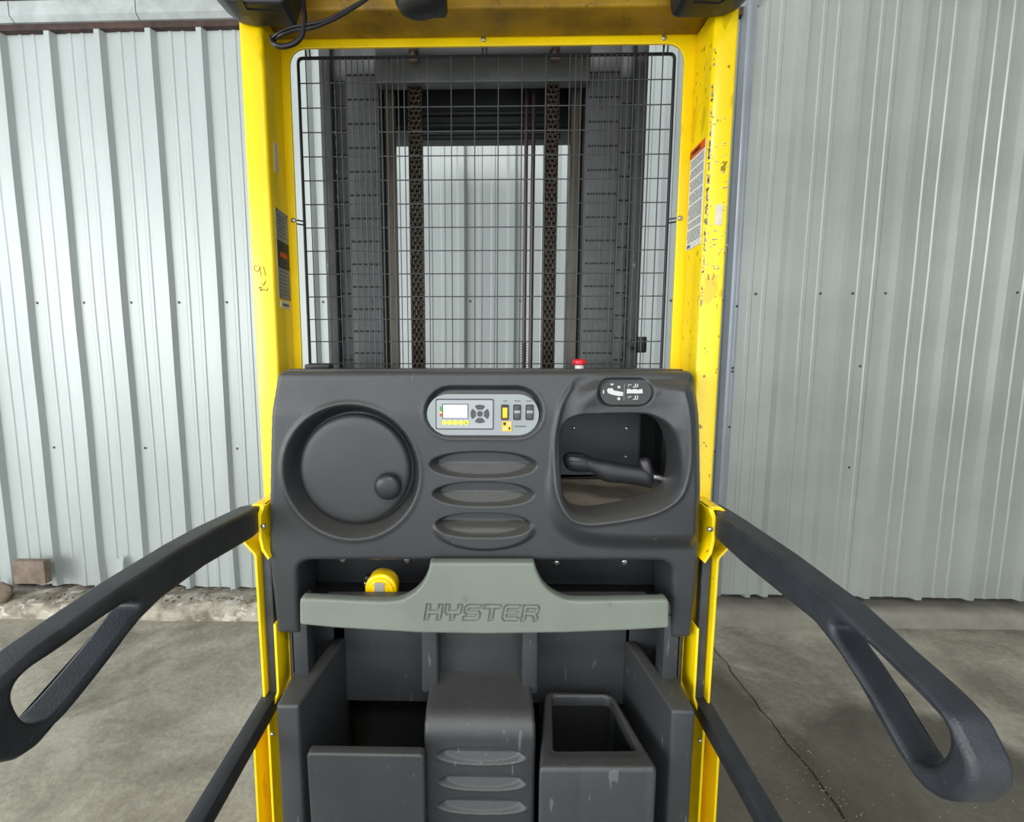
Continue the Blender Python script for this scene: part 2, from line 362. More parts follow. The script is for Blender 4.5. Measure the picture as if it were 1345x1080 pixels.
# --------------------------------- moulded panels: a dense sheet following a height function, cut to an outline
def sdf_poly(U, V, poly):
    P = np.array([(p[0], p[1]) for p in poly]); n = len(P)
    d = np.full(U.shape, 1e9); s = np.ones(U.shape)
    for i in range(n):
        a = P[i]; b = P[i-1]; ex, ey = b[0]-a[0], b[1]-a[1]; wx, wy = U-a[0], V-a[1]
        t = np.clip((wx*ex+wy*ey)/(ex*ex+ey*ey+1e-18), 0, 1)
        d = np.minimum(d, (wx-ex*t)**2+(wy-ey*t)**2)
        c1 = V >= a[1]; c2 = V < b[1]; c3 = ex*wy > ey*wx
        flip = (c1 & c2 & c3) | (~c1 & ~c2 & ~c3); s = np.where(flip, -s, s)
    return s*np.sqrt(d)
def sst(x, a, b):
    t = np.clip((x-a)/(b-a), 0, 1); return t*t*(3-2*t)
def panel(name, u0, u1, v0, v1, res, sdf, hfun, place, back, m, parent, ang=None):
    nu = int((u1-u0)/res)+1; nv = int((v1-v0)/res)+1
    U, V = np.meshgrid(np.linspace(u0, u1, nu), np.linspace(v0, v1, nv), indexing='ij')
    D = sdf(U, V); gu, gv = np.gradient(D, U[1, 0]-U[0, 0], V[0, 1]-V[0, 0])
    gl = np.sqrt(gu**2+gv**2)+1e-9
    keep = D < .25*res
    idx = np.arange(nu*nv).reshape(nu, nv)
    k = keep[:-1, :-1] & keep[1:, :-1] & keep[1:, 1:] & keep[:-1, 1:]
    q = np.stack([idx[:-1, :-1][k], idx[1:, :-1][k], idx[1:, 1:][k], idx[:-1, 1:][k]], 1)
    e = np.concatenate([q[:, [0, 1]], q[:, [1, 2]], q[:, [2, 3]], q[:, [3, 0]]])
    key = np.sort(e, 1); kk = key[:, 0].astype(np.int64)*(nu*nv)+key[:, 1]
    _, inv, cnt = np.unique(kk, return_inverse=True, return_counts=True)
    be = e[cnt[inv] == 1]
    bv = np.unique(be)
    Uf, Vf, Df = U.ravel().copy(), V.ravel().copy(), D.ravel()
    gu, gv, gl = gu.ravel(), gv.ravel(), gl.ravel()
    Uf[bv] -= Df[bv]*gu[bv]/gl[bv]**2*gl[bv]; Vf[bv] -= Df[bv]*gv[bv]/gl[bv]**2*gl[bv]
    used = np.unique(q); remap = -np.ones(nu*nv, int); remap[used] = np.arange(len(used))
    u, v = Uf[used], Vf[used]
    d = Df[used].copy(); d[remap[bv]] = 0
    h = hfun(u, v, np.minimum(d, 0))
    co = place(u, v, h)
    ub, vb = Uf[bv], Vf[bv]
    bco = back(ub, vb)
    bmap = -np.ones(nu*nv, int); bmap[bv] = np.arange(len(bv))+len(used)
    co = np.concatenate([co, bco]); side = np.stack([remap[be[:, 1]], remap[be[:, 0]], bmap[be[:, 0]], bmap[be[:, 1]]], 1)
    faces = np.concatenate([remap[q], side])
    me = bpy.data.meshes.new(name); me.vertices.add(len(co)); me.vertices.foreach_set('co', co.astype(np.float32).ravel())
    me.loops.add(faces.size); me.loops.foreach_set('vertex_index', faces.ravel().astype(np.int32))
    me.polygons.add(len(faces)); me.polygons.foreach_set('loop_start', np.arange(0, faces.size, 4, dtype=np.int32))
    try: me.polygons.foreach_set('loop_total', np.full(len(faces), 4, dtype=np.int32))
    except Exception: pass
    me.update(calc_edges=True); me.validate()
    me.polygons.foreach_set('use_smooth', np.ones(len(me.polygons), dtype=bool))
    return link(name, me, m, parent)
def roll(d, r):
    x = np.clip(r+d, 0, r)     # d<=0 inside
    return r-np.sqrt(np.maximum(r*r-x*x, 0))
def XZ(u, v, h): return np.stack([u, h, v], 1)
def q2(pts, Y):
    out = []
    for p in pts:
        v = PY(p[0], p[1], Y); out.append((v.x, v.z))
    return out
def z5(l): return [(340+a/4.153, 470+b/4.153) for a, b in l]
def z6(l): return [(640+a/4.153, 470+b/4.153) for a, b in l]

# ==================================================================== THE SETTING
# floor: one slab field with a recessed joint running away beside the machine
floor = empty('floor'); tag(floor, 'worn grey concrete floor with stains and a cracked slab joint', kind='structure')
j0 = PZ(938, 850, 0); j1 = PZ(1115, 1080, 0); jd = (j0-j1).normalized()
A = j1-jd*4.5; B = Vector((j0.x+jd.x/jd.y*(2.62-j0.y), 2.62, 0))
def slab(name, poly):
    bmv = MB()
    n = len(poly)
    bmv.prism(poly, 'z', -.12, 0)
    return bmv.build(name, M['floor'], floor, bevel=.004)
g = .0035
def jx(y, side): 
    t = (y-A.y)/(B.y-A.y); return A.x+(B.x-A.x)*t+side*g
N_ = 90; wob = [random.uniform(-.009, .009) for _ in range(N_+1)]
ys = [A.y+(2.72-A.y)*i/N_ for i in range(N_+1)]
left = [(-5.0, A.y)]+[(jx(y, -1)+wob[i]-abs(wob[i])*.2, y) for i, y in enumerate(ys)]+[(-5.0, 2.72)]
right = [(jx(y, 1)+wob[i], y) for i, y in enumerate(ys)]+[(5.2, 2.72), (5.2, A.y)]
slab('slab', left)
slab('slab', right)
MB().box(-5.0, 5.2, A.y, 2.72, -.2, -.012).build('joint_filler', M['rust'], floor, sm=False)
# grit beside the joint and under the gates: nobody could count it
gr = MB()
for i in range(420):
    if i % 2: y = random.uniform(1.2, 2.55); x = jx(y, 0)+random.gauss(0, .035)
    else: x = random.uniform(.75, 2.1); y = random.uniform(1.2, 2.5)
    s = random.uniform(.0010, .0026)
    gr.add([(x-s, y, 0), (x, y-s, 0), (x+s, y, 0), (x, y+s, 0), (x, y, s*1.2)], [(0, 1, 4), (1, 2, 4), (2, 3, 4), (3, 0, 4), (3, 2, 1, 0)])
o = gr.build('grit', mat('pale_grit', (168, 164, 150), .9), floor, sm=False); tag(o, kind='stuff')

WR = math.radians(-.7)
wall = empty('wall_back', (0, 2.77, 0), WR); tag(wall, 'pale grey corrugated metal wall left of and behind the machine', kind='structure')
def rib_profile(x, ph, P, hgt, minor):
    """height of the cladding towards the room at x: a tall trapezoid rib each P, two low ribs between"""
    t = (x-ph) % P
    base, top = .062, .03
    a = (base-top)/2
    h = 0
    if t < base: h = hgt*min(1, t/a, (base-t)/a)
    for c in (base+(P-base)*.335, base+(P-base)*.665):
        d = abs(t-c)
        if d < .014: h = max(h, minor*min(1, (.014-d)/.006))
    return h
def cladding(name, x0, x1, z0, z1, ph, P, hgt, minor, y0, m, parent, ragged=0., lean=0., bow=0.):
    xs = set([x0, x1]); base, top = .062, .03; a = (base-top)/2
    k = math.floor((x0-ph)/P)-1
    while ph+k*P < x1+P:
        s = ph+k*P
        for t in (0, a, base-a, base): xs.add(s+t)
        for c in (base+(P-base)*.335, base+(P-base)*.665):
            for t in (-.014, -.008, .008, .014): xs.add(s+c+t)
        k += 1
    xs = sorted(x for x in xs if x0 <= x <= x1)
    nz = 34; vs = []; fs = []
    from mathutils import noise as mn
    for j in range(nz+1):
        z = z0+(z1-z0)*j/nz
        for i, x in enumerate(xs):
            h = rib_profile(x+1e-6, ph, P, hgt, minor)
            dx = .004*mn.noise(Vector((x*2.2+5, z*1.1, 0)))
            dy = .005*mn.noise(Vector((x*1.7, z*1.4, 3)))+bow*math.sin((z-z0)/(z1-z0)*math.pi)
            zz = z
            if j < 2 and ragged:
                zz += ragged*mn.noise(Vector((x*9, 1, 7)))*(2-j)/2; dy += ragged*1.2*mn.noise(Vector((x*12, 2, 9)))*(2-j)/2
                dx += ragged*.8*mn.noise(Vector((x*12, 5, 2)))*(2-j)/2
            if j == 0: zz += 0
            vs.append((x+dx+lean*z, y0-h+dy, zz))
    n = len(xs)
    for j in range(nz):
        for i in range(n-1): fs.append((j*n+i, j*n+i+1, (j+1)*n+i+1, (j+1)*n+i))
    # thickness: a back sheet edge folded behind
    off = len(vs); vs += [(v[0], v[1]+.0012, v[2]) for v in vs[:]]
    fs += [tuple(off+i for i in f[::-1]) for f in fs[:]]
    for j in range(nz):
        fs.append((j*n, (j+1)*n, off+(j+1)*n, off+j*n)); fs.append((j*n+n-1, off+j*n+n-1, off+(j+1)*n+n-1, (j+1)*n+n-1))
    for i in range(n-1):
        fs.append((i+1, i, off+i, off+i+1)); fs.append((nz*n+i, nz*n+i+1, off+nz*n+i+1, off+nz*n+i))
    me = bpy.data.meshes.new(name); me.from_pydata(vs, [], fs); me.update(); smooth(me, False)
    o = bpy.data.objects.new(name, me); C.objects.link(o); me.materials.append(m); o.parent = parent
    return o
wb_ = MB().box(-2.6, 7.6, .085, .12, -.0, 4.7).build('backing', M['rust'], None, sm=False); wb_.parent = wall; wb_.location.x = -2.4
P_L = .2853
ph_L = -.9756-.030-.020          # the room-facing flank of each rib lands on the measured band
sheets = [(-5.0, ph_L-8*P_L-.02), (ph_L-8*P_L-.03, ph_L-5*P_L+.05), (ph_L-5*P_L+.04, ph_L-2*P_L+.05), (ph_L-2*P_L+.04, ph_L+1*P_L+.05), (ph_L+P_L+.04, ph_L+4*P_L+.05), (ph_L+4*P_L+.04, 1.62)]
for i, (a, b) in enumerate(sheets):
    zb = .118
    pass
    cladding('cladding_sheet', a, b, zb, 3.36, ph_L, P_L, .032, .0045, -.001*(i % 2), M['sheet'], wall, ragged=.016 if i < 4 else 0)
def screws(parent, pts, m=M['screw'], name='screw'):
    for (x, y, z) in pts:
        mb = MB(); r = .0075; n = 8
        vs = [(x+r*math.cos(2*math.pi*k/n), y-.001, z+r*math.sin(2*math.pi*k/n)) for k in range(n)]+[(x+r*.6*math.cos(2*math.pi*k/n), y-.006, z+r*.6*math.sin(2*math.pi*k/n)) for k in range(n)]
        mb.add(vs, [(k, (k+1) % n, n+(k+1) % n, n+k) for k in range(n)]+[tuple(range(n, 2*n))])
        me = bpy.data.meshes.new(name); me.from_pydata(mb.v, [], mb.f); me.update(); me.materials.append(m)
        o = bpy.data.objects.new(name, me); C.objects.link(o); o.parent = parent
pts = []
for k in range(-7, 9):
    pts.append((ph_L+k*P_L+.062+.018, -.002, 1.87))
    if k % 2 == 0: pts.append((ph_L+k*P_L+.062+.03, -.002, 1.0))
screws(wall, pts)
# loose folded corner of sheet at the wall foot
tr = raw('bent_sheet_corner', [(-2.30, -.045, .118), (-2.23, -.075, .20), (-2.245, -.03, .33), (-2.29, -.035, .30)], [(0, 1, 2, 3)], None, None)
tr.parent = wall; tr.data.materials.append(M['sheet'])
sol = tr.modifiers.new('thickness', 'SOLIDIFY'); sol.thickness = .0015
# flashing and purlin above the left sheets
fl = empty('trim_1'); tag(fl, 'pale galvanised flashing strip along the top of the left wall', kind='structure')
fl.location = (0, 2.77, 0); fl.rotation_euler = (0, 0, WR)
def wl(mb, name, m, parent, bevel=0):
    o = mb.build(name, m, None, bevel=bevel); o.parent = parent; return o
for (a, b) in ((-5.0, -2.58), (-2.575, -1.88), (-1.875, -1.0), (-.995, .2), (.205, 1.42)):
    wl(MB().add([(a, -.05, 3.365), (b, -.05, 3.365), (b, -.075, 3.385), (a, -.075, 3.385), (a, -.075, 3.455), (b, -.075, 3.455), (a, -.03, 3.49), (b, -.03, 3.49), (a, -.03, 3.365), (b, -.03, 3.365)],
       [(0, 1, 2, 3), (3, 2, 5, 4), (4, 5, 7, 6), (6, 7, 9, 8), (8, 9, 1, 0), (0, 3, 4, 6, 8), (1, 9, 7, 5, 2)]), 'flashing_strip', M['flashing'], fl)
wl(MB().box(-5.0, 1.42, -.06, .05, 3.49, 3.72), 'purlin', M['rust'], fl, .005)
wl(MB().box(-5.0, 1.42, -.036, .02, 3.335, 3.37), 'shadow_gap_strip', M['rust'], fl)  # dark strip put in for the shaded gap below the flashing

# right: sliding corrugated door hanging in front of the wall
door = empty('door_1', (0, 2.735, 0), math.radians(-.9)); tag(door, 'grey corrugated metal sliding door right of the machine', kind='structure')
P_R = .2925; ph_R = 1.64-.005-.012
dsh = [(1.392, ph_R+1*P_R-.045), (ph_R+1*P_R-.055, ph_R+2*P_R-.052), (ph_R+2*P_R-.06, 3.42), (3.41, 4.6)]
for i, (a, b) in enumerate(dsh):
    cladding('cladding_sheet', a, b, .142, 4.25, ph_R, P_R, .030, .0045, -.001*(i % 2)-.003*(i == 2), M['door'], door, ragged=.003, lean=.0)
e = MB(); e.box(1.345, 1.372, -.045, .03, .14, 4.25); e.box(1.372, 1.398, -.030, .03, .14, 4.25)
wl(e, 'edge_post', mat('bluish_door_edge_steel', (158, 164, 170), .35, .3, var=.08, vscale=3), door, .004)
pts = []
for k in range(0, 11):
    if k % 2 == 0 or k < 5: pts.append((1.50+k*.1745*1.0, -.004, 1.90))
pts += [(1.385, -.031, 1.49), (1.385, -.031, 1.47), (1.387, -.031, 1.155), (1.388, -.031, 1.83), (1.55, -.002, 3.52), (1.79, -.002, 3.52), (2.09, -.002, .92), (2.1, -.002, 1.5)]
screws(door, pts)

# concrete kerb under wall and door (rough on the left, neat on the right)
from mathutils import noise as mn
def kerb(name, x0, x1, yf, h, rough, m, label):
    n = int((x1-x0)/.02); prof = [(0, -.01), (.004, h*.55), (.016, h-.012), (.03, h), (.10, h+.002), (.25, h+.002), (.25, -.01)]
    vs = []; fs = []
    for i in range(n+1):
        x = x0+(x1-x0)*i/n
        for j, (dy, z) in enumerate(prof):
            k = rough*(1 if 0 < j < 5 else .3)
            vs.append((x, yf+dy+k*mn.noise(Vector((x*6, j*.9, 1)))+k*.5*mn.noise(Vector((x*23, j*2.1, 4))), z+(k*mn.noise(Vector((x*7, j, 8)))+k*.5*mn.noise(Vector((x*30, j, 3))) if 0 < j < 6 else 0)))
    q = len(prof)
    for i in range(n):
        for j in range(q-1): fs.append((i*q+j, (i+1)*q+j, (i+1)*q+j+1, i*q+j+1))
    fs.append(tuple(range(q))); fs.append(tuple(n*q+j for j in range(q))[::-1])
    o = raw(name, vs, fs, m, None, True, 60); tag(o, label, kind='structure'); return o
kerb('trim_2', -5.0, 1.30, 2.60, .085, .028, M['curb'], 'rough broken pale concrete kerb at the foot of the left wall')
kerb('trim_3', 1.31, 4.8, 2.60, .088, .006, mat('smooth_kerb_concrete', (142, 138, 126), .85, var=.15, vscale=7, bump=.7, bscale=60), 'even grey concrete kerb below the sliding door')
# dead leaves and dirt on the kerb
lf = MB()
for i in range(260):
    x = random.choice((random.uniform(-3.4, -3.22), random.uniform(-2.7, -.9))); y = random.uniform(2.63, 2.72); z = .088+random.uniform(0, .02); s = random.uniform(.004, .016)
    a = random.uniform(0, 6.28); c_, s_ = math.cos(a)*s, math.sin(a)*s
    lf.add([(x-c_, y-s_, z), (x+s_*.4, y-c_*.4, z+s*.4), (x+c_, y+s_, z+s*.2), (x-s_*.4, y+c_*.4, z+s*.5)], [(0, 1, 2), (0, 2, 3)])
o = lf.build('leaf_litter', mat('dead_leaf_litter', (92, 74, 56), .9, var=.4, vscale=30), None, sm=False)
tag(o, 'scattered dead leaves and dirt lying on the rough left kerb', 'litter', kind='stuff')
# brown board and a rubble lump at the wall foot, far left
bb0 = PY(16, 737, 2.66); bb1 = PY(61, 767, 2.66)
o = MB().box(bb0.x, bb1.x, 2.655, 2.70, bb1.z, bb0.z).build('wooden_board', M['dirtyboard'], None, bevel=.004)
o.rotation_euler = (0, 0, 0); tag(o, 'square weathered brown board leaning at the foot of the left wall', 'board')
rk = MB()
c0 = Vector((bb0.x-.12, 2.66, .13)); vs = []; n1, n2 = 12, 8
for i in range(n2+1):
    for k in range(n1):
        th_ = math.pi*i/n2; a = 2*math.pi*k/n1; d = Vector((math.sin(th_)*math.cos(a), math.sin(th_)*math.sin(a), math.cos(th_)))
        r = 1+.35*mn.noise(d*1.7); vs.append(c0+Vector((d.x*.11*r, d.y*.05*r, d.z*.07*r)))
rk.add(vs, [(i*n1+k, (i+1)*n1+k, (i+1)*n1+(k+1) % n1, i*n1+(k+1) % n1) for i in range(n2) for k in range(n1)])
o = rk.build('rubble_block', mat('tan_rubble', (136, 120, 104), .9, var=.3, vscale=16), None, ang=60); tag(o, 'tan lump of rubble beside the brown board at the far left', 'rubble')
# roof over the bay, run back out of view to cut light from above; the side behind the camera is open to the daylight
cl = empty('ceiling'); tag(cl, 'grey sheet roof over the loading bay', kind='structure')
MB().box(-5.0, 5.2, -4.5, 3.0, 4.6, 4.65).build('roof_deck', M['roof'], cl, sm=False)

wr = MB().box(4.75, 4.85, -4.5, 2.7, 0, 4.6).build('wall_right_blocker', M['roof'], None, sm=False); tag(wr, 'unseen grey sheet wall added on the right to cut the light', kind='structure')  # out of view, added to hold back light from the right
# ==================================================================== THE MACHINE
T = empty('order_picker'); tag(T, 'yellow and black order picker truck seen from its operator platform', 'forklift')
def sub(name, loops, pos, thick, m, parent, **k): return shape(name, loops, pos, thick, m, parent, **k)

# ---- yellow overhead frame: two box posts, a cross beam and the plate with the round-cornered opening
for s in (-1, 1):
    xo, xi = s*.5375, s*.485
    mb = MB().box(min(xo, xi), max(xo, xi), 1.10, 1.196, .25, 2.292)
    post = mb.build('post', M['yellow_worn'] if s > 0 else M['yellow'], T, bevel=.007, seg=3)
    if s > 0:   # bare metal showing along the chipped inner corner
        ch = MB()
        for i in range(150):
            z = random.triangular(1.62, 2.22, 1.9); wd = random.uniform(.001, .004); hh = random.uniform(.0015, .006)
            x = .4855+random.uniform(0, .006)*random.random(); ch.box(x, x+wd, 1.0994, 1.1002, z, z+hh)
        for i in range(60):
            z = random.triangular(1.68, 2.15, 1.85); x = random.uniform(.49, .532); l = random.uniform(.003, .012)
            ch.box(x, x+l*random.uniform(.3, 1), 1.0995, 1.1002, z, z+.0012+random.random()*.0015)
        tag(ch.build('paint_chips', M['bare'], post, sm=False), kind='stuff')
bm_ = MB().box(-.5375, .5375, 1.10, 1.196, 2.292, 2.40).build('cross_beam', M['yellow_grime_shade'], T, bevel=.006, seg=3)
outer = [(-.53, .25), (.53, .25), (.53, 2.35), (-.53, 2.35)]
opn = [tuple(q) for q in fillet([(-.467, .25), (.4625, .25), (.4625, 2.276), (-.467, 2.276)], [0, 0, .045, .045], 8)]
pl = shape('opening_plate', [[(-.53, .25)]+[(-.53, 2.35), (.53, 2.35), (.53, .25)]+opn[1:2]+opn[2:]+opn[:1]], 1.2, .007, M['yellow'], T, bevel=.0015)
for (px_, py_) in ((635, 52), (872, 50)):
    bolt('bolt', PY(px_, py_, 1.196), .006, M['bolt'], pl)
for (x, z) in ((-.473, 1.884), (.4685, 1.884)): bolt('bolt', Vector((x, 1.196, z)), .006, M['bolt'], pl)

# ---- wire mesh screen: frame rod, mounting tabs, each wire a piece
ms = empty('mesh_screen'); ms.parent = T
YM = 1.222
fr = fillet([(-.4555, 1.497), (.4485, 1.497), (.4485, 2.268), (-.4555, 2.268)], .012, 4)
MB().tube([(p[0], YM, p[1]) for p in fr]+[(fr[0][0], YM, fr[0][1])], .0037, 8).build('frame_rod', M['wire_dark'], ms)
zs = [2.268-.0565-i*.0565 for i in range(13)]
hw = MB().tube([(-.455, YM, 0), (.448, YM, 0)], .0014, 6).build('wire', M['wire'], ms); hw.location.z = zs[0]
for z in zs[1:]:
    c = hw.copy(); C.objects.link(c); c.location.z = z
wx = [-.4360]
P0 = .0569
base = [PY(431.5, 300, YM).x, PY(534, 300, YM).x, PY(744, 300, YM).x, PY(847, 300, YM).x]
n = 14
wx += [base[0]+(base[1]-base[0])*i/n for i in range(n+1)]
wx += [base[1]+(base[2]-base[1])*i/7 for i in range(1, 7)]
wx += [base[2]+(base[3]-base[2])*i/n for i in range(n+1)]
vw = MB().tube([(0, YM-.003, 1.498), (0, YM-.003, 2.30)], .0014, 6).build('wire', M['wire'], ms); vw.location.x = wx[0]
short = MB().tube([(0, YM-.003, 1.498), (0, YM-.003, 2.266)], .0014, 6).build('wire', M['wire'], ms); short.location.x = wx[1]
for x in wx[2:]:
    c = short.copy(); C.objects.link(c); c.location.x = x
c = vw.copy(); C.objects.link(c); c.location.x = .420
for x in (-.4300, -.0045, .4260):   # looped rod tabs under the top plate
    p = [(x-.0045, YM, 2.266), (x-.0045, YM-.006, 2.29), (x-.003, YM-.016, 2.298), (x+.003, YM-.016, 2.298), (x+.0045, YM-.006, 2.29), (x+.0045, YM, 2.266)]
    MB().tube(p, .0018, 6).build('mounting_tab', M['wire_dark'], ms)
for s, x0, x1 in ((-1, -.474, -.4555), (1, .469, .4485)):
    p = [(x1, YM, 1.8885), (x0+s*-.004, YM-.012, 1.8885), (x0, YM-.016, 1.8875), (x0, YM-.016, 1.8805), (x0+s*-.004, YM-.012, 1.8795), (x1, YM, 1.8795)]
    MB().tube(p, .0018, 6).build('mounting_tab', M['wire_dark'], ms)

# ---- mast behind the screen
YA = 1.35
mast = empty('mast'); mast.parent = T
def mx(px): return PY(px, 300, YA).x
for s in (-1, 1):
    def bx(a, b, y0, y1, m, nm, z1=2.9, bev=.003, z0=.05):
        x0, x1 = (a, b) if s < 0 else (-b-.021+.0, -a-.021+.0)
        if s > 0: x0, x1 = -b, -a; x0 -= .020; x1 -= .020
        return MB().box(x0, x1, y0, y1, z0, z1).build(nm, m, mast, bevel=bev)
    bx(-.449, -.418, 1.35, 1.375, M['mast'], 'outer_channel')
    bx(-.449, -.440, 1.376, 1.50, M['mast'], 'channel_flange')
    bx(-.430, -.384, 1.385, 1.46, M['mast_light'], 'mast_web')
    bx(-.383, -.2935, 1.372, 1.43, M['mast_light'], 'mast_plate')
    bx(-.305, -.286, 1.432, 1.45, M['mast_dark'], 'mast_groove')
    bx(-.284, -.255, 1.395, 1.42, M['rail'], 'inner_rail')
    # rows of dark dashes: the screen wires' shade built onto the plate
    def shade_dashes(x0, x1, zoff, y, npc, pitch):
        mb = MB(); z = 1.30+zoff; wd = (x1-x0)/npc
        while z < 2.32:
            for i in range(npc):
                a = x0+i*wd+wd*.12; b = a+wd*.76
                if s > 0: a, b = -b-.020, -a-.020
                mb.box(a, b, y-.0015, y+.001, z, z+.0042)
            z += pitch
        tag(mb.build('shade_dash_row', M['mast_dark'], mast, sm=False), kind='stuff')
    shade_dashes(-.381, -.297, .01, 1.3715, 5, .0625)
    shade_dashes(-.425, -.386, -.012, 1.3845, 2, .0632)
    # rough weld beads along the outer channel
    wb = MB(); z = 1.4
    while z < 2.28:
        if random.random() < .75:
            hgt = random.uniform(.006, .03); x = (-.4175 if s < 0 else .3975)+random.uniform(-.002, .002)
            wb.tube([(x, 1.379, z), (x, 1.3745, z+hgt/2), (x, 1.379, z+hgt)], [.001, .0035, .001], 6)
            z += hgt
        z += .004
    tag(wb.build('weld_bead', M['chrome'] if s < 0 else M['mast_dark'], mast), kind='stuff')
MB().box(-.292, .272, 1.33, 1.37, PY(600, 107, 1.33).z, 2.46).build('cross_member', M['mast_light'], mast, bevel=.004)
t0 = PY(600, 108, 1.5).z; t1 = PY(600, 189, 1.62).z
MB().box(-.34, .31, 1.50, 1.62, t1, 2.95).build('carriage_header', M['mast_dark'], mast, bevel=.004)
for zz in (.0, .03, .06):
    MB().tube([(-.22, 1.495, t0-.09-zz*1.1), (.22, 1.495, t0-.09-zz*1.1)], .008, 8).build('header_rib', M['mast_dark'], mast)
MB().box(-.34, .31, 1.52, 1.62, t1-.008, t1+.012).build('header_lip', M['mast'], mast, bevel=.002)
MB().box(-.447, .427, 1.36, 1.50, .05, .35).build('mast_foot', M['mast_dark'], mast, bevel=.006)
# leaf chains: stacked link plates with pins
def chain(xc, yc):
    mb = MB(); z = .9; i = 0; ph = .0125
    while z < 2.28:
        for k in range(6):
            if (k+i) % 2 == 0 or k in (0, 5):
                x = xc-.0165+k*.0066; tall = .0115 if (k+i) % 2 == 0 else .0055
                x0, x1 = x-.0025, x+.0025
                mb.add([(x0, yc-.011, z-tall*.6), (x1, yc-.011, z-tall*.6), (x1, yc-.011, z+tall*.6), (x0, yc-.011, z+tall*.6),
                        (x0, yc+.008, z-tall), (x1, yc+.008, z-tall), (x1, yc+.008, z+tall), (x0, yc+.008, z+tall)],
                       [(0, 1, 2, 3), (0, 4, 5, 1), (1, 5, 6, 2), (2, 6, 7, 3), (3, 7, 4, 0)])
        mb.tube([(xc-.0185, yc-.002, z), (xc+.0185, yc-.002, z)], .0036, 6)
        z += ph; i += 1
    mb.box(xc-.015, xc+.015, yc-.003, yc+.005, .9, 2.275)
    o = mb.build('lift_chain', M['chain'], mast, sm=False); tag(o, kind='stuff'); return o
for x in (-.192, .176):
    chain(x, 1.36)
    a = MB(); a.tube([(x+.002, 1.325, 2.315), (x+.002, 1.325, 2.45)], .007, 8)
    for z in (2.32, 2.345, 2.37, 2.40): a.tube([(x+.002-.012, 1.322, z), (x+.002+.012, 1.322, z)], .006, 8)
    a.build('chain_anchor', mat('dull_rusty_steel', (128, 112, 106), .5, .5, var=.3, vscale=60), mast)
for px_, m_, r in ((689.5, M['hose'], .0055), (698.5, M['hose'], .0062)):
    x = PY(px_, 300, 1.42).x
    MB().tube([(x, 1.42, .6), (x+.001, 1.42, 1.5), (x+.001, 1.42, 2.0), (x+.002, 1.42, 2.45)], r, 8).build('hydraulic_hose', m_, mast)
x = PY(689, 440, 1.415).x
sp = MB(); sp.tube([(x+.0065*math.cos(t*.9), 1.416+.0065*math.sin(t*.9), 1.40+t*.0011) for t in range(180)], .0016, 5); sp.build('hose_spring', M['chain'], mast)
# latch on the right mast edge
lt = PY(841, 453, 1.34)
o = MB(); o.box(lt.x-.012, lt.x+.014, 1.325, 1.36, lt.z-.022, lt.z+.022); o.box(lt.x-.03, lt.x-.01, 1.33, 1.36, lt.z-.01, lt.z+.012)
o.build('limit_switch', M['black'], mast, bevel=.004)

# ---- decals on the posts
xl, xr_ = -.4853+.0009, .4853-.0009
def para(a, b, zt0, zt1, zb0, zb1): return [(a, zb0), (b, zb1), (b, zt1), (a, zt0)]
X_L = -.4846
def lrect(name, y0, y1, z0, z1, m, parent, off=0., th=.0006): return MB().box(X_L-.0003+off, X_L+off+th, y0, y1, z0, z1).build(name, m, parent, sm=False)
dp = lrect('data_plate', 1.120, 1.186, 1.688, 1.893, M['label_plate'], T, th=.0012)
lrect('print_band', 1.121, 1.185, 1.76, 1.822, M['label_dark'], dp, .0010)
lrect('logo_patch', 1.134, 1.172, 1.785, 1.797, M['label_orange'], dp, .0014)
tl = MB()
for i in range(6): tl.box(X_L+.001, X_L+.0016, 1.126, 1.126+random.uniform(.03, .054), 1.832+i*.0088, 1.8345+i*.0088)
for i in range(7):
    for k in range(4): tl.box(X_L+.001, X_L+.0016, 1.125+k*.0145, 1.135+k*.0145, 1.697+i*.0088, 1.7005+i*.0088)
for i in range(3): tl.box(X_L+.0014, X_L+.0018, 1.13, 1.178, 1.766+i*.006, 1.7675+i*.006)
tag(tl.build('small_print', M['label_text'], dp, sm=False), kind='stuff')
for (y, z) in ((1.125, 1.888), (1.181, 1.888), (1.125, 1.693), (1.181, 1.693)): bolt('rivet', Vector((X_L+.0012, y, z)), .0024, M['label_dark'], dp, 'x', 1, .0012)
d2 = lrect('number_tag', 1.128, 1.180, 1.667, 1.683, M['label_white'], T, th=.001)
lrect('print_line', 1.136, 1.172, 1.672, 1.678, M['label_text'], d2, .0008)
lrect('worn_sticker', 1.130, 1.148, 1.975, 2.040, M['worn_patch'], T, th=.0008)
X_R = .4846
def rrect(name, y0, y1, z0, z1, m, parent, off=0., th=.0006): return MB().box(X_R-off-th, X_R+.0003-off, y0, y1, z0, z1).build(name, m, parent, sm=False)
wl_ = rrect('warning_label', 1.112, 1.188, 1.805, 2.032, M['label_white'], T, th=.001)
rrect('header_band', 1.112, 1.188, 2.012, 2.032, M['label_orange'], wl_, .001)
text('warning_text', 'WARNING', .013, (X_R-.0022, 1.155, 2.022), M['label_dark'], wl_, axis='-x', width=.045)
tr_ = MB().prism([(1.180, 2.015), (1.184, 2.029), (1.187, 2.015)], 'x', X_R-.0022, X_R-.0016).build('warning_triangle', M['label_dark'], wl_, sm=False)
tl = MB()
for i in range(40):
    z = 2.006-i*.0047
    if i in (4, 9, 15, 21, 29, 33): continue
    y = 1.116
    while y < 1.180:
        l = random.uniform(.006, .016); tl.box(X_R-.0016, X_R-.0010, y, min(y+l, 1.184), z-.0019, z); y += l+.003
tag(tl.build('small_print', M['label_text'], wl_, sm=False), kind='stuff')
rrect('ink_mark', 1.165, 1.182, 1.808, 1.815, M['label_blue'], wl_, .0012)
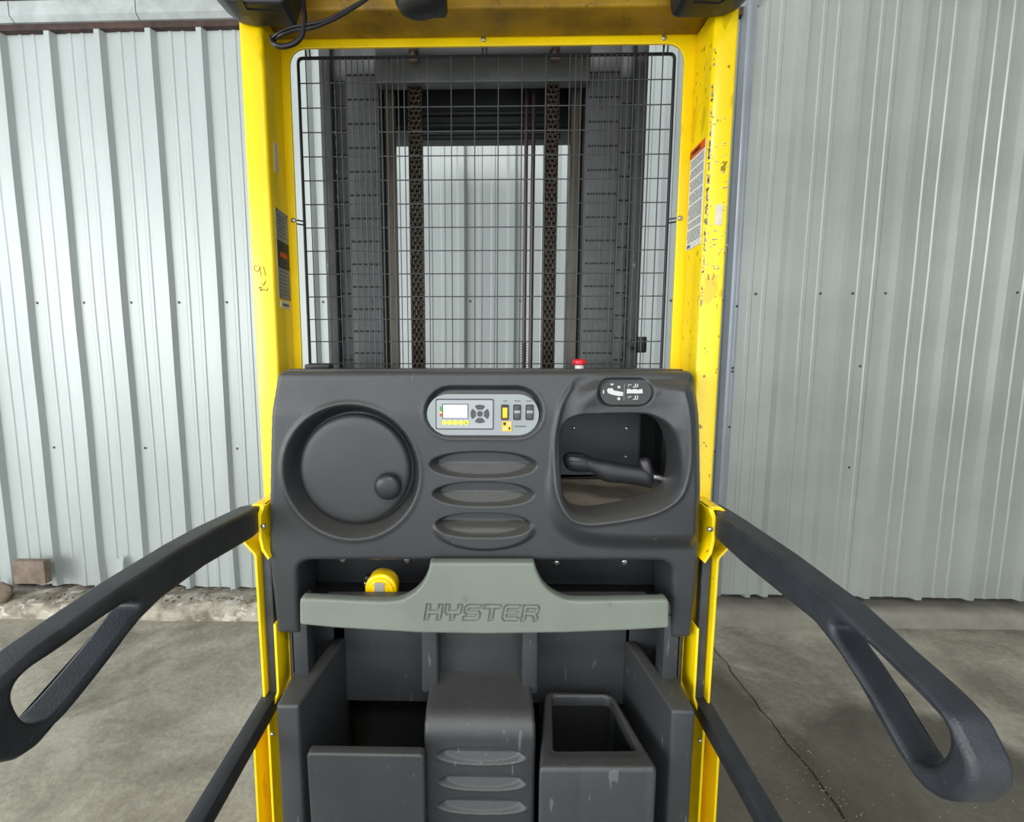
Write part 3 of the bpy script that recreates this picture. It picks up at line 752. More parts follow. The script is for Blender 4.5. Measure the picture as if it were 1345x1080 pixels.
o = shape('torn_sticker', [fillet([(.508, 1.842), (.524, 1.842), (.5235, 1.887), (.5085, 1.886)], .004, 4)], 1.0993, .0008, M['worn_patch'], T)
p0 = PY(343, 352, 1.0995)
def ink(pts): 
    return [Vector((PY(a, b, 1.0995).x, 1.0995, PY(a, b, 1.0995).z)) for a, b in pts]
hm = MB()
hm.tube(catmull(ink([(340, 350), (335, 349), (334, 354), (338, 357), (341, 352), (341, 350), (342, 357), (343, 363)]), 5), .0007, 5)
hm.tube(ink([(346, 350), (347.5, 356), (348.5, 362)]), .0007, 5)
hm.tube(ink([(343, 372), (346, 375), (349, 369)]), .0009, 5)
hm.tube(catmull(ink([(339, 379), (343, 377), (342, 382), (346, 380), (350, 382), (352, 378)]), 4), .0008, 5)
hm.build('handwritten_marks', M['marker'], T)

# ---- console: one moulded shell
YC = 1.02
def cw(p, Y=YC): v = PY(p[0], p[1], Y); return (v.x, v.z)
out_px = [(359, 488), (355.5, 545), (354, 600), (353, 660), (353, 733), (361, 836), (392, 836), (391.5, 737), (882, 738), (884, 842), (911, 842), (917, 760), (920, 690), (921.5, 640), (920.5, 570), (917, 488)]
K = fillet([cw(p) for p in out_px], [.016, .3, .3, .3, .3, .012, .006, .035, .035, .006, .012, .3, .3, .3, .3, .016], 7)
Cpx = z6([(410, 430), (440, 360), (500, 325), (600, 316), (850, 312), (930, 330), (990, 370), (1030, 450), (1048, 560), (1040, 660), (1010, 730), (940, 785), (800, 830), (640, 860), (540, 862), (470, 835), (420, 760), (405, 600)])
YF = 1.035   # pocket mouth plane
Cp = [tuple(v) for v in catmull([cw(p, 1.004) for p in Cpx], 6, True)]
Bpx = z6([(550, 88), (460, 180), (410, 270), (385, 370), (370, 470), (368, 600), (375, 720), (400, 800), (440, 860), (490, 888), (560, 897), (680, 885), (820, 860), (920, 830), (1000, 785), (1050, 730), (1080, 640), (1093, 540), (1092, 400), (1080, 250), (1060, 130), (1030, 90)])
Bp = [tuple(v) for v in catmull([cw(p, 1.0) for p in Bpx], 4, True)]
Apx = z6([(545, 70), (440, 190), (395, 280), (370, 370), (345, 480), (325, 580), (306, 680), (304, 760), (318, 850), (355, 930), (420, 988), (500, 1025), (600, 1040), (800, 1050), (1165, 1048), (1300, 1040), (1300, 20), (620, 20)])
Ap = [tuple(v) for v in catmull([cw(p, 1.02) for p in Apx[:-3]], 4, False)]+[cw(p) for p in Apx[-3:]]
dc = cw((462, 620.5)); dr = abs(cw((551, 620))[0]-cw((374, 620))[0])/2
disp = stadium(cw((558, 541))[0], cw((713, 541))[0], cw((560, 574))[1], cw((560, 508))[1])
lab = stadium(cw((784, 516), 1.02)[0], cw((859, 516), 1.02)[0], cw((800, 534), 1.02)[1], cw((800, 497), 1.02)[1])
vents = []
for (a, b, c, d) in ((564, 705, 593, 628), (568, 701, 633, 665), (572, 697, 673.5, 704)):
    p = cw((a, (c+d)/2)); q = cw((b, (c+d)/2)); vents.append(((p[0]+q[0])/2, (cw((600, c))[1]+cw((600, d))[1])/2, (q[0]-p[0])/2, (cw((600, c))[1]-cw((600, d))[1])/2))
bumpc = (cw((636, 694))[0], cw((636, 694))[1], abs(cw((706, 694))[0]-cw((566, 694))[0])/2, abs(cw((636, 723))[1]-cw((636, 665))[1])/2)
def console_sdf(U, V): return np.maximum(sdf_poly(U, V, K), -sdf_poly(U, V, Cp))
Zt = cw((640, 488))[1]
def console_h(u, v, d):
    h = 1.034-.018*sst(v, Zt+.0, Zt-.10)*1.0+.010*sst(v, 1.12, .90)
    dK = sdf_poly(u, v, K)
    h = h+roll(np.minimum(dK, 0), .014)
    # raised surround of the hand pocket
    dA = sdf_poly(u, v, Ap); dB = sdf_poly(u, v, Bp); dC = np.maximum(sdf_poly(u, v, Cp), 0)
    rise = .028*sst(-dA, .0, .05)*sst(-dK, 0, .03)
    dBi = np.maximum(-dB, 0)
    t = dC/(dC+dBi+1e-6)
    fun = np.where(dB < 0, (.014+.024*sst(v, 1.395, 1.45))*np.power(np.clip(1-t, 0, 1), 1.3), 0)
    # crest softened either side of line B
    crest = .0045*np.exp(-(dB/.006)**2)
    top = sst(v, 1.475, 1.505)
    h = h-rise*(1-.6*top)+fun-crest*(1-top)
    h = h+roll(-dC, .006)
    # steering dial bowl
    rr = np.sqrt((u-dc[0])**2+(v-dc[1])**2)
    h = h+.050*sst(rr, dr+.002, dr-.020)-.003*np.exp(-((rr-dr-.004)/.006)**2)
    # display recess and label recess
    dd = sdf_poly(u, v, disp); h = h+.014*sst(-dd, -.004, .010)-.0012*np.exp(-((dd-.004)/.004)**2)
    dl = sdf_poly(u, v, lab); h = h+.008*sst(-dl, -.003, .006)
    # scooped vents
    for (cx, cz, a, b) in vents:
        q = np.abs((u-cx)/a)**2.5+((v-cz)/b)**2; s = (v-cz)/b
        hole = sst(1-np.sqrt(q), -.03, .20)
        ramp_ = np.clip((s+1.0)/1.0, 0, 1)
        h = h+.030*hole*(.30+.70*ramp_)
    q = ((u-bumpc[0])/bumpc[2])**2+((v-bumpc[1])/bumpc[3])**2
    h = h-.010*sst(1-q, 0, .35)*sst(vents[2][1]-v, -.005, .012)
    return h
def console_back(u, v):
    inC = sdf_poly(u, v, Cp) < .01
    dx = np.where(inC, np.where(u > .33, .0, 0), 0)
    return np.stack([u+dx, np.where(inC, 1.078, 1.135), v], 1)
xs_ = [p[0] for p in K]; zs_ = [p[1] for p in K]
con = panel('console_shell', min(xs_)-.003, max(xs_)+.003, min(zs_)-.003, max(zs_)+.003, .0021, console_sdf, console_h, XZ, console_back, M['console'], T)
# console top deck, set back and a little higher than the shell's front edge
tp = MB().prism([(-.458, 1.07), (.445, 1.07), (.42, 1.185), (-.40, 1.185)], 'z', 1.508, 1.5235).build('console_top', M['console'], T, bevel=.004)
MB().prism([(-.425, 1.10), (-.365, 1.10), (-.37, 1.15), (-.415, 1.15)], 'z', 1.522, 1.534).build('deck_boss', M['black'], T, bevel=.004)
# body block behind the shell (hollow-looking sides)
for s in (-1, 1):
    MB().box(min(s*.455, s*.445), max(s*.455, s*.445), 1.05, 1.185, 1.2, 1.512).build('side_wall', M['console'], T, bevel=.002)

# red emergency stop on the deck
es = PY(761, 478, 1.13)
cap = MB(); n = 24; prof = [(.0, .0215), (.012, .0212), (.0155, .019), (.0165, .0145), (.0155, .009), (.010, .006)]
vs = [(es.x+r*math.cos(2*math.pi*k/n), 1.13+r*math.sin(2*math.pi*k/n), 1.5245+h_) for r, h_ in [(max(a, .0005), b) for a, b in prof] for k in range(n)]
cap.add(vs, [(i*n+k, (i+1)*n+k, (i+1)*n+(k+1) % n, i*n+(k+1) % n) for i in range(len(prof)-1) for k in range(n)])
eb = cap.build('emergency_stop', M['red'], T, ang=50)
MB().tube([(es.x, 1.13, 1.520), (es.x, 1.13, 1.5330)], .0105, 20).build('collar', mat('white_collar_plastic', (220, 214, 206), .5), eb)

# steering dial
disc = empty('steering_dial'); disc.parent = T
dy = 1.050; rD = .1270
n = 96; prof = [(0, -.0), (rD*.78, 0), (rD*.90, .0008), (rD*.955, .003), (rD*.985, .008), (rD, .016), (rD*.995, .034), (rD*.9, .036)]
vs = [(dc[0]+max(r, .0005)*math.cos(2*math.pi*k/n), dy-.012+h_, dc[1]+max(r, .0005)*math.sin(2*math.pi*k/n)) for r, h_ in prof for k in range(n)]
mb = MB().add(vs, [(i*n+k, (i+1)*n+k, (i+1)*n+(k+1) % n, i*n+(k+1) % n) for i in range(len(prof)-1) for k in range(n)])
mb.build('disc', M['dial'], disc, ang=60)
kc = PY(509, 640, dy-.03); n = 40
prof = [(0, -.0275), (.010, -.0272), (.018, -.0255), (.0235, -.022), (.0265, -.017), (.0275, -.012), (.026, -.006), (.021, -.001), (.020, .004)]
vs = [(kc.x+max(r*1.12, .0003)*math.cos(2*math.pi*k/n), dy-.012+h_, kc.z+max(r*1.12, .0003)*math.sin(2*math.pi*k/n)) for r, h_ in prof for k in range(n)]
MB().add(vs, [(i*n+k, (i+1)*n+k, (i+1)*n+(k+1) % n, i*n+(k+1) % n) for i in range(len(prof)-1) for k in range(n)]).build('spinner_knob', M['grip'], disc, ang=60)

# display panel
YD = 1.0225
def dw(px, py, Y=YD): v = PY(px, py, Y); return (v.x, v.z)
dpn = empty('display_panel'); dpn.parent = T
a = dw(560.5, 545); b = dw(708.5, 518); c = dw(600, 572)
shape('face_plate', [stadium(a[0], b[0], c[1], b[1], 14)], YD+.002, .005, M['plate'], dpn, bevel=.001)
def drect(name, x0, x1, y0, y1, m, lift, r=0., th=.0012, par=dpn):
    p = dw(x0, y1); q = dw(x1, y0)
    lp = [(p[0], p[1]), (q[0], p[1]), (q[0], q[1]), (p[0], q[1])]
    if r: lp = fillet(lp, r, 5)
    return shape(name, [lp], YD-.0005-lift, th, m, par)
drect('module_border', 572.5, 648.5, 524, 564, M['outline'], .0006, .004)
mod = drect('module_face', 573.8, 647.2, 525.5, 562.6, M['plate_light'], .0012, .0035)
drect('screen_bezel', 581.2, 615.2, 530.5, 549.8, M['outline'], .0018, .001)
drect('display_screen', 582.4, 614, 531.7, 548.8, M['lcd'], .0024)
drect('green_bar', 577.8, 580.6, 534, 540.2, M['led_green'], .0020)
drect('yellow_bar', 577.8, 580.6, 540.4, 543, M['led_yellow'], .0020)
drect('red_bar', 577.8, 580.6, 543.2, 547, M['led_red'], .0020)
for i in range(5):
    x = 584+i*7.1; p = dw(x, 555); ic = shape('status_icon', [circ(p[0], p[1], .0054, 20)], YD-.0024, .0008, M['icon_yellow'], dpn)
    g_ = MB()
    q = [[(-.0022, 0), (.0022, 0)], [(-.002, -.002), (.002, .002)], [(-.002, .0015), (0, -.002), (.0025, .0015)], [(0, -.0025), (0, .0028)], [(-.0028, -.002), (0, .0028), (.0028, -.002), (-.0028, -.002)]][i]
    g_.tube([(p[0]+u_, YD-.0030, p[1]+v_) for u_, v_ in q], .0006, 5); g_.build('symbol', M['icon_white'] if i < 4 else M['label_text'], ic)
bc = dw(630.3, 543.6)
def petal(a0):
    o_ = []; 
    for k in range(9):
        t = a0-.60+1.2*k/8; o_.append((bc[0]+.0202*math.cos(t), bc[1]+.0202*math.sin(t)))
    for k in range(9):
        t = a0+.50-1.0*k/8; o_.append((bc[0]+.0094*math.cos(t), bc[1]+.0094*math.sin(t)))
    return fillet(o_, .0006, 2)
for k in range(4): shape('button', [petal(k*math.pi/2)], YD-.0028, .002, M['button'], dpn, bevel=.0004)
shape('button', [circ(bc[0], bc[1], .0062, 20)], YD-.0028, .002, M['button'], dpn, bevel=.0004)
for i, (x0, x1) in enumerate(((658.2, 668.2), (674, 684.2), (690.2, 700.8))):
    rk_ = drect('rocker_switch', x0, x1, 531.5, 551.6, M['label_dark'], .0014, .0028, .003)
    if i == 0:
        p = dw(x0+1.8, 549.6); q = dw(x1-2, 533.2)
        MB().add([(p[0], YD-.003, p[1]), (q[0], YD-.003, p[1]), (q[0], YD-.003, q[1]), (p[0], YD-.003, q[1]), (p[0], YD-.0045, (p[1]+q[1])/2), (q[0], YD-.0045, (p[1]+q[1])/2), (p[0], YD-.0065, p[1]+.003), (q[0], YD-.0065, p[1]+.003)],
                 [(0, 1, 7, 6), (6, 7, 5, 4), (4, 5, 2, 3), (0, 6, 4, 3), (1, 2, 5, 7)]).build('rocker', M['rocker_yellow'], rk_)
    else:
        for (ya, yb) in ((533, 538.6), (543.6, 550)):
            p = dw(x0+1.6, yb); q = dw(x1-1.6, ya)
            MB().box(p[0], q[0], YD-.005, YD-.003, p[1], q[1]).build('rocker', M['button'], rk_, bevel=.0006)
        p = dw(x0+1.2, 543); q = dw(x1-1.2, 539)
        MB().box(p[0], q[0], YD-.0045, YD-.003, p[1], q[1]).build('print_band', M['plate'], rk_, bevel=.0003)
ylb = drect('switch_label', 659.5, 671.8, 553.5, 566.3, M['rocker_yellow'], .0008, .001)
for (x0, x1, y0, y1, m_) in ((661, 664.6, 554.8, 558.4, 'label_dark'), (668, 670.3, 561, 564.2, 'label_dark'), (666, 667.5, 554.5, 559.5, 'icon_white'), (669, 670.6, 554.5, 559.5, 'icon_white'), (661.3, 662.8, 560.6, 565, 'icon_white'), (664.4, 666, 560.6, 565, 'icon_white')):
    drect('symbol', x0, x1, y0, y1, M[m_], .0016, 0, .0006, ylb)
drect('print_line', 676, 691, 559.3, 560.7, M['label_text'], .0006)
for (x0, x1) in ((661, 666), (675.5, 683.5), (691, 699)): drect('print_line', x0, x1, 526.2, 527.3, M['label_text'], .0004)

# pictogram label at the top right
YL = 1.0155
lb = empty('pictogram_label'); lb.parent = T
pa = PY(788.5, 516, YL); pb = PY(855, 516, YL); pt = PY(820, 500.5, YL); pbm = PY(820, 531.5, YL)
shape('backing', [stadium(pa.x, pb.x, pbm.z, pt.z, 12)], YL, .003, mat('dark_label_vinyl', (52, 54, 54), .45), lb)
def pr(x0, x1, y0, y1, nm='pictogram'):
    p = PY(x0, y1, YL); q = PY(x1, y0, YL); return MB().box(p.x, q.x, YL-.0022, YL-.0014, p.z, q.z).build(nm, M['icon_white'], lb, sm=False)
def ppoly(pts, nm='pictogram'):
    return shape(nm, [[(PY(x, y, YL).x, PY(x, y, YL).z) for x, y in pts]], YL-.0018, .0008, M['icon_white'], lb)
ppoly([(797, 512), (799, 510), (804, 510), (806, 513), (818, 515), (818, 520), (811, 520), (802, 518), (798, 516)])
pr(819.3, 819.9, 504, 526, 'divider_line')
ppoly([(812.5, 510.5), (810, 508.6), (811.3, 508.6), (811.3, 506.8), (813.7, 506.8), (813.7, 508.6), (815.4, 508.6)])
ppoly([(812.5, 526), (809.8, 523.6), (811.2, 523.6), (811.2, 521.8), (813.8, 521.8), (813.8, 523.6), (815.4, 523.6)])
ppoly([(801, 504), (806, 504), (805, 505.4), (803, 506.6), (802, 505.4)]); pr(791.6, 793.2, 512.5, 517)
ppoly([(823, 511.5), (826, 510.5), (829, 512), (834, 510.8), (837, 512), (843, 510.8), (844, 516.5), (836, 517), (829, 516.6), (823, 517)])
for y0, y1 in ((504, 509), (519.6, 525)):
    pr(833.4, 834.8, y0, y1); pr(836.4, 837.8, y0, y1); pr(831, 838, y1-1.3 if y0 < 510 else y1-1, y1) ; pr(824.6, 829, y0+1, y0+1.9); pr(824.6, 825.4, y0+1, y0+4)

# inside of the hand pocket: back plate, boss, screws
pk = empty('hand_pocket'); pk.parent = T
MB().box(.148, .46, 1.268, 1.275, 1.18, 1.49).build('back_panel', M['black'], pk, sm=False)
b0 = PY(725, 548, 1.20); b1 = PY(842, 614, 1.20)
shape('cover_plate', [fillet([(b0.x-.02, b1.z-.03), (b1.x, b1.z-.03), (b1.x, b0.z+.02), (b0.x-.02, b0.z+.02)], [.001, .028, .02, .001], 6)], 1.232, .065, mat('grey_black_cover', (56, 58, 60), .55, bump=.3, bscale=500, var=.08), pk, bevel=.01, res=3)
for (x, y) in ((754, 562), (823, 562.5), (822, 600)): bolt('screw', PY(x, y, 1.199), .0048, M['bolt'], pk)
MB().add([(.152, 1.06, 1.186), (.458, 1.06, 1.186), (.458, 1.27, 1.250), (.152, 1.27, 1.250), (.152, 1.06, 1.18), (.458, 1.06, 1.18), (.458, 1.27, 1.244), (.152, 1.27, 1.244)], [(0, 1, 2, 3), (7, 6, 5, 4), (0, 4, 5, 1), (1, 5, 6, 2), (2, 6, 7, 3), (3, 7, 4, 0)]).build('pocket_floor', M['dusty'], pk, sm=False)
MB().box(.148, .152, 1.065, 1.27, 1.18, 1.49).box(.456, .460, 1.065, 1.27, 1.18, 1.49).box(.148, .460, 1.065, 1.27, 1.486, 1.49).build('pocket_lining', M['black'], pk, sm=False)

# control grip in the pocket
gp = empty('control_grip'); gp.parent = T
YG = 1.075
def loft(name, secs, m, parent, n=24, ang=60):
    """secs: (px, py_top, py_bottom, depth radius, Y)"""
    mb = MB(); vs = []
    pts = []
    for (px, pt_, pb_, ry, Y) in secs:
        t = PY(px, pt_, Y); b = PY(px+ (pb_-pt_)*.16, pb_, Y); pts.append(((t+b)/2, (t-b)/2, ry))
    for (c_, hv, ry) in pts:
        for k in range(n):
            a = 2*math.pi*k/n; vs.append(c_+hv*math.cos(a)+Vector((0, -ry*math.sin(a), 0)))
    fs = [(i*n+k, (i+1)*n+k, (i+1)*n+(k+1) % n, i*n+(k+1) % n) for i in range(len(pts)-1) for k in range(n)]
    fs += [tuple(range(n)), tuple((len(pts)-1)*n+k for k in range(n))[::-1]]
    mb.add(vs, fs); return mb.build(name, m, parent, ang=ang)
loft('end_cap', [(740, 601, 611, .010, YG), (741.5, 596.5, 616, .016, YG), (746, 594.2, 618.5, .020, YG), (752, 593.6, 620, .0215, YG), (765, 594.8, 620.6, .0215, YG), (767.5, 596, 620, .020, YG)], M['grip'], gp)
for yy in (597.5, 606, 614.5):   # grooves of the twist cap read as raised ridges
    p = PY(747, yy, YG-.0195); q = PY(766, yy+1.2, YG-.0205); MB().tube([p, q], .0011, 6).build('cap_ridge', M['grip'], gp)
loft('grip_body', [(766, 596.5, 619.5, .0195, YG), (772, 598.5, 620, .019, YG), (779, 601, 625, .019, YG), (786, 602.5, 631, .020, YG), (792, 603.5, 633.5, .021, YG), (800, 604.8, 634, .021, YG),
     (812, 607, 634.8, .0205, YG), (824, 609.5, 635.8, .0205, YG), (834, 611, 637.2, .021, YG), (842, 611.8, 639.5, .022, YG), (848, 612, 640.6, .021, YG), (851, 614, 640, .018, YG)], M['grip'], gp)
loft('thumb_flange', [(838.5, 605, 633, .004, YG), (840.5, 602.5, 636, .013, YG), (845, 601, 638, .018, YG), (849, 600.8, 637.5, .018, YG), (852.5, 602.5, 635, .013, YG), (854.5, 607, 630, .004, YG)], M['grip'], gp)
th = MB(); th.tube([PY(852, 624, YG), PY(857.5, 626, YG)], .0092, 16); th.build('hex_nut', M['chrome'], gp, bevel=.001)
th = MB(); th.tube(catmull([PY(856, 625.5, YG), PY(868, 628, YG), (PY(877, 631.5, YG+.004)), PY(883, 637, YG+.01), PY(886.5, 645, YG+.02), PY(887, 655, YG+.03)], 6), .0078, 16); th.build('steel_stem', M['chrome'], gp)
MB().tube([PY(876, 640, 1.12), PY(876, 655, 1.12)], .006, 10).build('brass_pin', M['brass'], gp)

# ---- handle bar with the embossed maker's name
YB = .985
def hb(p): v = PY(p[0], p[1], YB); return (v.x, v.z)
hp = [(393, 786), (470, 789.5), (508, 791), (528, 788.5), (546, 778), (557, 764.5), (563, 749), (564.5, 739.5), (702, 739.5), (705, 750), (712, 766), (724, 779), (744, 788.5), (762, 790), (879.5, 788), (879.5, 826), (830, 829), (740, 832.5), (640, 834), (550, 832.5), (440, 826), (393, 821.5)]
HP = fillet([hb(p) for p in hp], [.010, .2, .2, .05, .08, .08, .05, .006, .006, .05, .08, .08, .05, .02, .010, .008, .3, .3, .3, .3, .3, .008], 7)
LET = {  # strokes of each letter on a 1 x 1 cell: outlines (outer [, hole])
 'H': [[(0, 0), (.24, 0), (.24, .36), (.76, .36), (.76, 0), (1, 0), (1, 1), (.76, 1), (.76, .62), (.24, .62), (.24, 1), (0, 1)]],
 'Y': [[(.38, 0), (.62, 0), (.62, .36), (.86, .36), (1, .52), (1, 1), (.76, 1), (.76, .62), (.24, .62), (.24, 1), (0, 1), (0, .52), (.14, .36), (.38, .36)]],
 'S': [[(0, 0), (.84, 0), (1, .16), (1, .46), (.84, .62), (.24, .62), (.24, .76), (1, .76), (1, 1), (.16, 1), (0, .84), (0, .54), (.16, .38), (.76, .38), (.76, .24), (0, .24)]],
 'T': [[(.38, 0), (.62, 0), (.62, .76), (1, .76), (1, 1), (0, 1), (0, .76), (.38, .76)]],
 'E': [[(.16, 0), (1, 0), (1, .24), (.24, .24), (.24, .40), (.92, .40), (.92, .60), (.24, .60), (.24, .76), (1, .76), (1, 1), (.16, 1), (0, .84), (0, .16)]],
 'R': [[(0, 0), (.24, 0), (.24, .34), (.60, .34), (.76, .18), (.76, 0), (1, 0), (1, .22), (.88, .44), (1, .58), (1, .84), (.84, 1), (0, 1)], [(.24, .58), (.76, .58), (.76, .78), (.24, .78)]]}
tx0, tx1 = hb((559.5, 805))[0], hb((708, 805))[0]; tz0, tz1 = hb((632, 815.8))[1], hb((632, 795))[1]
lw = (tx1-tx0)/6*.86; gap = ((tx1-tx0)-6*lw)/5; lh = tz1-tz0
LOOPS = []
for i, ch in enumerate('HYSTER'):
    for lp in LET[ch]:
        q = [(tx0+i*(lw+gap)+lw*(p[0])+.16*lh*(p[1]-.5), tz0+lh*p[1]) for p in lp]; LOOPS.append(q)
def bar_h(u, v, d):
    h = YB+0*u+roll(np.minimum(d, 0), .007)
    msk = (u > tx0-.02) & (u < tx1+.02) & (v > tz0-.012) & (v < tz1+.012)
    if msk.any():
        um, vm = u[msk], v[msk]; dist = np.full(um.shape, 1e9)
        for q in LOOPS: dist = np.minimum(dist, np.abs(sdf_poly(um, vm, q)))
        hh = h[msk]; hh = hh+.0060*sst(.0020-dist, -.0007, .0007); h[msk] = hh
    return h
bx_ = [p[0] for p in HP]; bz_ = [p[1] for p in HP]
hbar = panel('handle_bar', min(bx_)-.002, max(bx_)+.002, min(bz_)-.002, max(bz_)+.002, .0009, lambda U, V: sdf_poly(U, V, HP), bar_h, XZ,
      lambda u, v: np.stack([u, np.full(u.shape, YB+.024), v], 1), M['handle'], T)
hbar['label'] = 'grey-green padded bar with raised centre and an embossed word'
shape('bar_backing', [HP], YB+.022, .005, M['handle'], hbar)
o = shape('bar_core', [fillet([hb(p) for p in [(420, 794), (860, 794), (860, 822), (640, 826), (420, 820)]], .005, 3)], YB+.040, .032, M['bin'], hbar)

# ---- tray behind the bar
tray = empty('tray'); tray.parent = T
zt1 = .985; zt_mid = PY(430, 765, 1.15).z
MB().box(-.45, .45, 1.15, 1.158, zt_mid, 1.16).build('upper_back', M['console'], tray, bevel=.002)
MB().box(-.45, .45, 1.225, 1.235, .96, zt_mid+.05).build('lower_back', M['black'], tray)
MB().box(-.45, .45, 1.034, 1.235, .957, .967).build('tray_floor', M['black'], tray, bevel=.003)
for s in (-1, 1):
    MB().box(min(s*.455, s*.44), max(s*.455, s*.44), 1.04, 1.235, .96, 1.05).build('tray_end', M['bin'], tray, bevel=.003)
for (x, y) in ((450, 735.5), (535, 736), (731, 739.5), (820.5, 738.5)): bolt('screw', PY(x, y, 1.149), .0085, M['bolt'], tray, h=.004)
MB().box(-.10, .10, 1.035, 1.15, .967, 1.02).build('centre_rib', M['bin'], tray, bevel=.006)

# ---- lower storage unit
low = empty('storage_unit'); low.parent = T
for s in (-1, 1):
    def X(v): return (-.006 if s < 0 else .002)+s*v
    # side shell: thick wall with sloped top, seen from above
    pl_ = [(X(.452), .945), (X(.402), .945), (X(.362), 1.165), (X(.392), 1.165), (X(.418), 1.05), (X(.452), 1.05)]
    z0 = .30
    sh_ = MB().prism(pl_ if s > 0 else pl_[::-1], 'z', z0, .792)
    sh_.v = [(v[0], v[1], v[2]+(.024*(v[1]-.945)/.22 if v[2] > .5 else 0)) for v in sh_.v]
    sh_.build('side_shell', M['bin'], low, bevel=.007, seg=3)
    MB().box(min(X(.448), X(.412)), max(X(.448), X(.412)), 1.035, 1.085, .79, .99).build('side_post', M['bin'], low, bevel=.006)
    MB().box(min(X(.46), X(.455)), max(X(.46), X(.455)), 1.05, 1.20, .30, .99).build('outer_wall', M['bin'], low)
    # compartment back wall
    xa, xb = sorted((X(.365), X(.118)))
    wa, wb = sorted((X(.365), X(.456)))
    MB().box(wa, wb, 1.163, 1.18, .30, .955).build('back_wall', M['bin'], low)
    MB().box(xa-.03, xb+.01, 1.163, 1.18, .635, .955).build('back_wall', M['bin'], low, bevel=.002)
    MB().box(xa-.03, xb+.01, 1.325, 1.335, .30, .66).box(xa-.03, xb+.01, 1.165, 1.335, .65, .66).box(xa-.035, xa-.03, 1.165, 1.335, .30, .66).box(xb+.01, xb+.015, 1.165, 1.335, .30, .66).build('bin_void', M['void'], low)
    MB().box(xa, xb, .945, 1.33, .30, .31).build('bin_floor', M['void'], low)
# centre column swept from a profile, with three scooped ovals
ovz = []
for (a, b, c, d) in ((574, 691, 981, 1004), (577, 691, 1016, 1038), (575, 692, 1047.5, 1069)):
    p = PY(a, (c+d)/2, .948); q = PY(b, (c+d)/2, .948); ovz.append(((p.x+q.x)/2, (PY(600, c, .948).z+PY(600, d, .948).z)/2, (q.x-p.x)/2, abs(PY(600, c, .948).z-PY(600, d, .948).z)/2))
prof = [(1.075, .775)]
prof = []
for k in range(6): prof.append((1.10-k*.004, .770-k*.0006))
for k in range(14): prof.append((1.08-k*.0062, .7665-k*.0004))
R_ = .045; cy_, cz_ = .948+R_, .7605-R_
for k in range(16):
    a = math.pi/2+math.pi/2*k/15; prof.append((cy_+R_*math.cos(a), cz_+R_*math.sin(a)))
z = cz_-.003
while z > .26: prof.append((.948, z)); z -= .0013
nx = 230; x0c, x1c = -.1345, .112
prof = np.array(prof); nn = len(prof)
UX = np.linspace(x0c, x1c, nx); VX = np.zeros((nn, nx, 3))
for j in range(nx):
    x = UX[j]; e_ = min(x-x0c, x1c-x); rr = .010; back_ = rr-math.sqrt(max(rr*rr-max(rr-e_, 0)**2, 0))
    yy = prof[:, 0]+back_*(prof[:, 1] < .77)*1.0; zz = prof[:, 1]-back_*(prof[:, 0] > .96)
    for (cx, cz, a, b) in ovz:
        q = abs((x-cx)/a)**2.6+((prof[:, 1]-cz)/b)**2; s = (prof[:, 1]-cz)/b
        yy = yy+(.013*sst(1-np.sqrt(q), -.03, .25)*(.25+.75*np.clip(s+1, 0, 1))-.0010*np.exp(-((np.sqrt(q)-1.06)/.06)**2)*np.clip(-s*2, 0, 1))*(prof[:, 0] < .96)
    VX[:, j] = np.stack([np.full(nn, x), yy, zz], 1)
vs = [tuple(v) for v in VX.reshape(-1, 3)]
fs = [(i*nx+j, (i+1)*nx+j, (i+1)*nx+j+1, i*nx+j+1) for i in range(nn-1) for j in range(nx-1)]
L0 = len(vs)
for i in range(nn):   # side returns
    for j in (0, nx-1): v = VX[i, j]; vs.append((v[0], 1.165, min(v[2], .768)))
for i in range(nn-1):
    fs.append((i*nx, L0+2*i, L0+2*i+2, (i+1)*nx)); fs.append((i*nx+nx-1, (i+1)*nx+nx-1, L0+2*i+3, L0+2*i+1))
raw('centre_column', vs, fs, M['bin'], low, True, 50)
for xa, xb in ((-.1535, -.112), (.088, .128)):
    MB().box(xa, xb, 1.055, 1.16, .74, .955).build('column_jamb', M['bin'], low, bevel=.008, seg=3)
MB().box(-.13, .11, 1.098, 1.16, .74, .955).build('column_panel', M['bin'], low, bevel=.002)
# embossed dusty letters on the ledge are unreadable marks: small raised flecks
fk = MB()
for i in range(9): 
    x = PY(598+i*8, 896, 1.08).x; fk.box(x, x+.005, 1.070+random.uniform(0, .006), 1.079, .7655, .7672)
tag(fk.build('moulding_marks', M['bin'], low, sm=False), kind='stuff')
# left bin front
fx0 = PY(403, 1000, .905).x; fx1 = PY(557.5, 1000, .905).x
ftop = PY(480, 990, .905).z
lp = fillet([(fx0+.008, .28), (fx1, .28), (fx1, ftop), (fx0, ftop)], [.002, .002, .012, .012], 6)
shape('bin_front', [lp], .915, .024, M['bin'], low, bevel=.005, res=3)
MB().box(fx0+.004, fx1-.004, .925, .965, .28, .30).build('bin_bottom', M['black'], low)
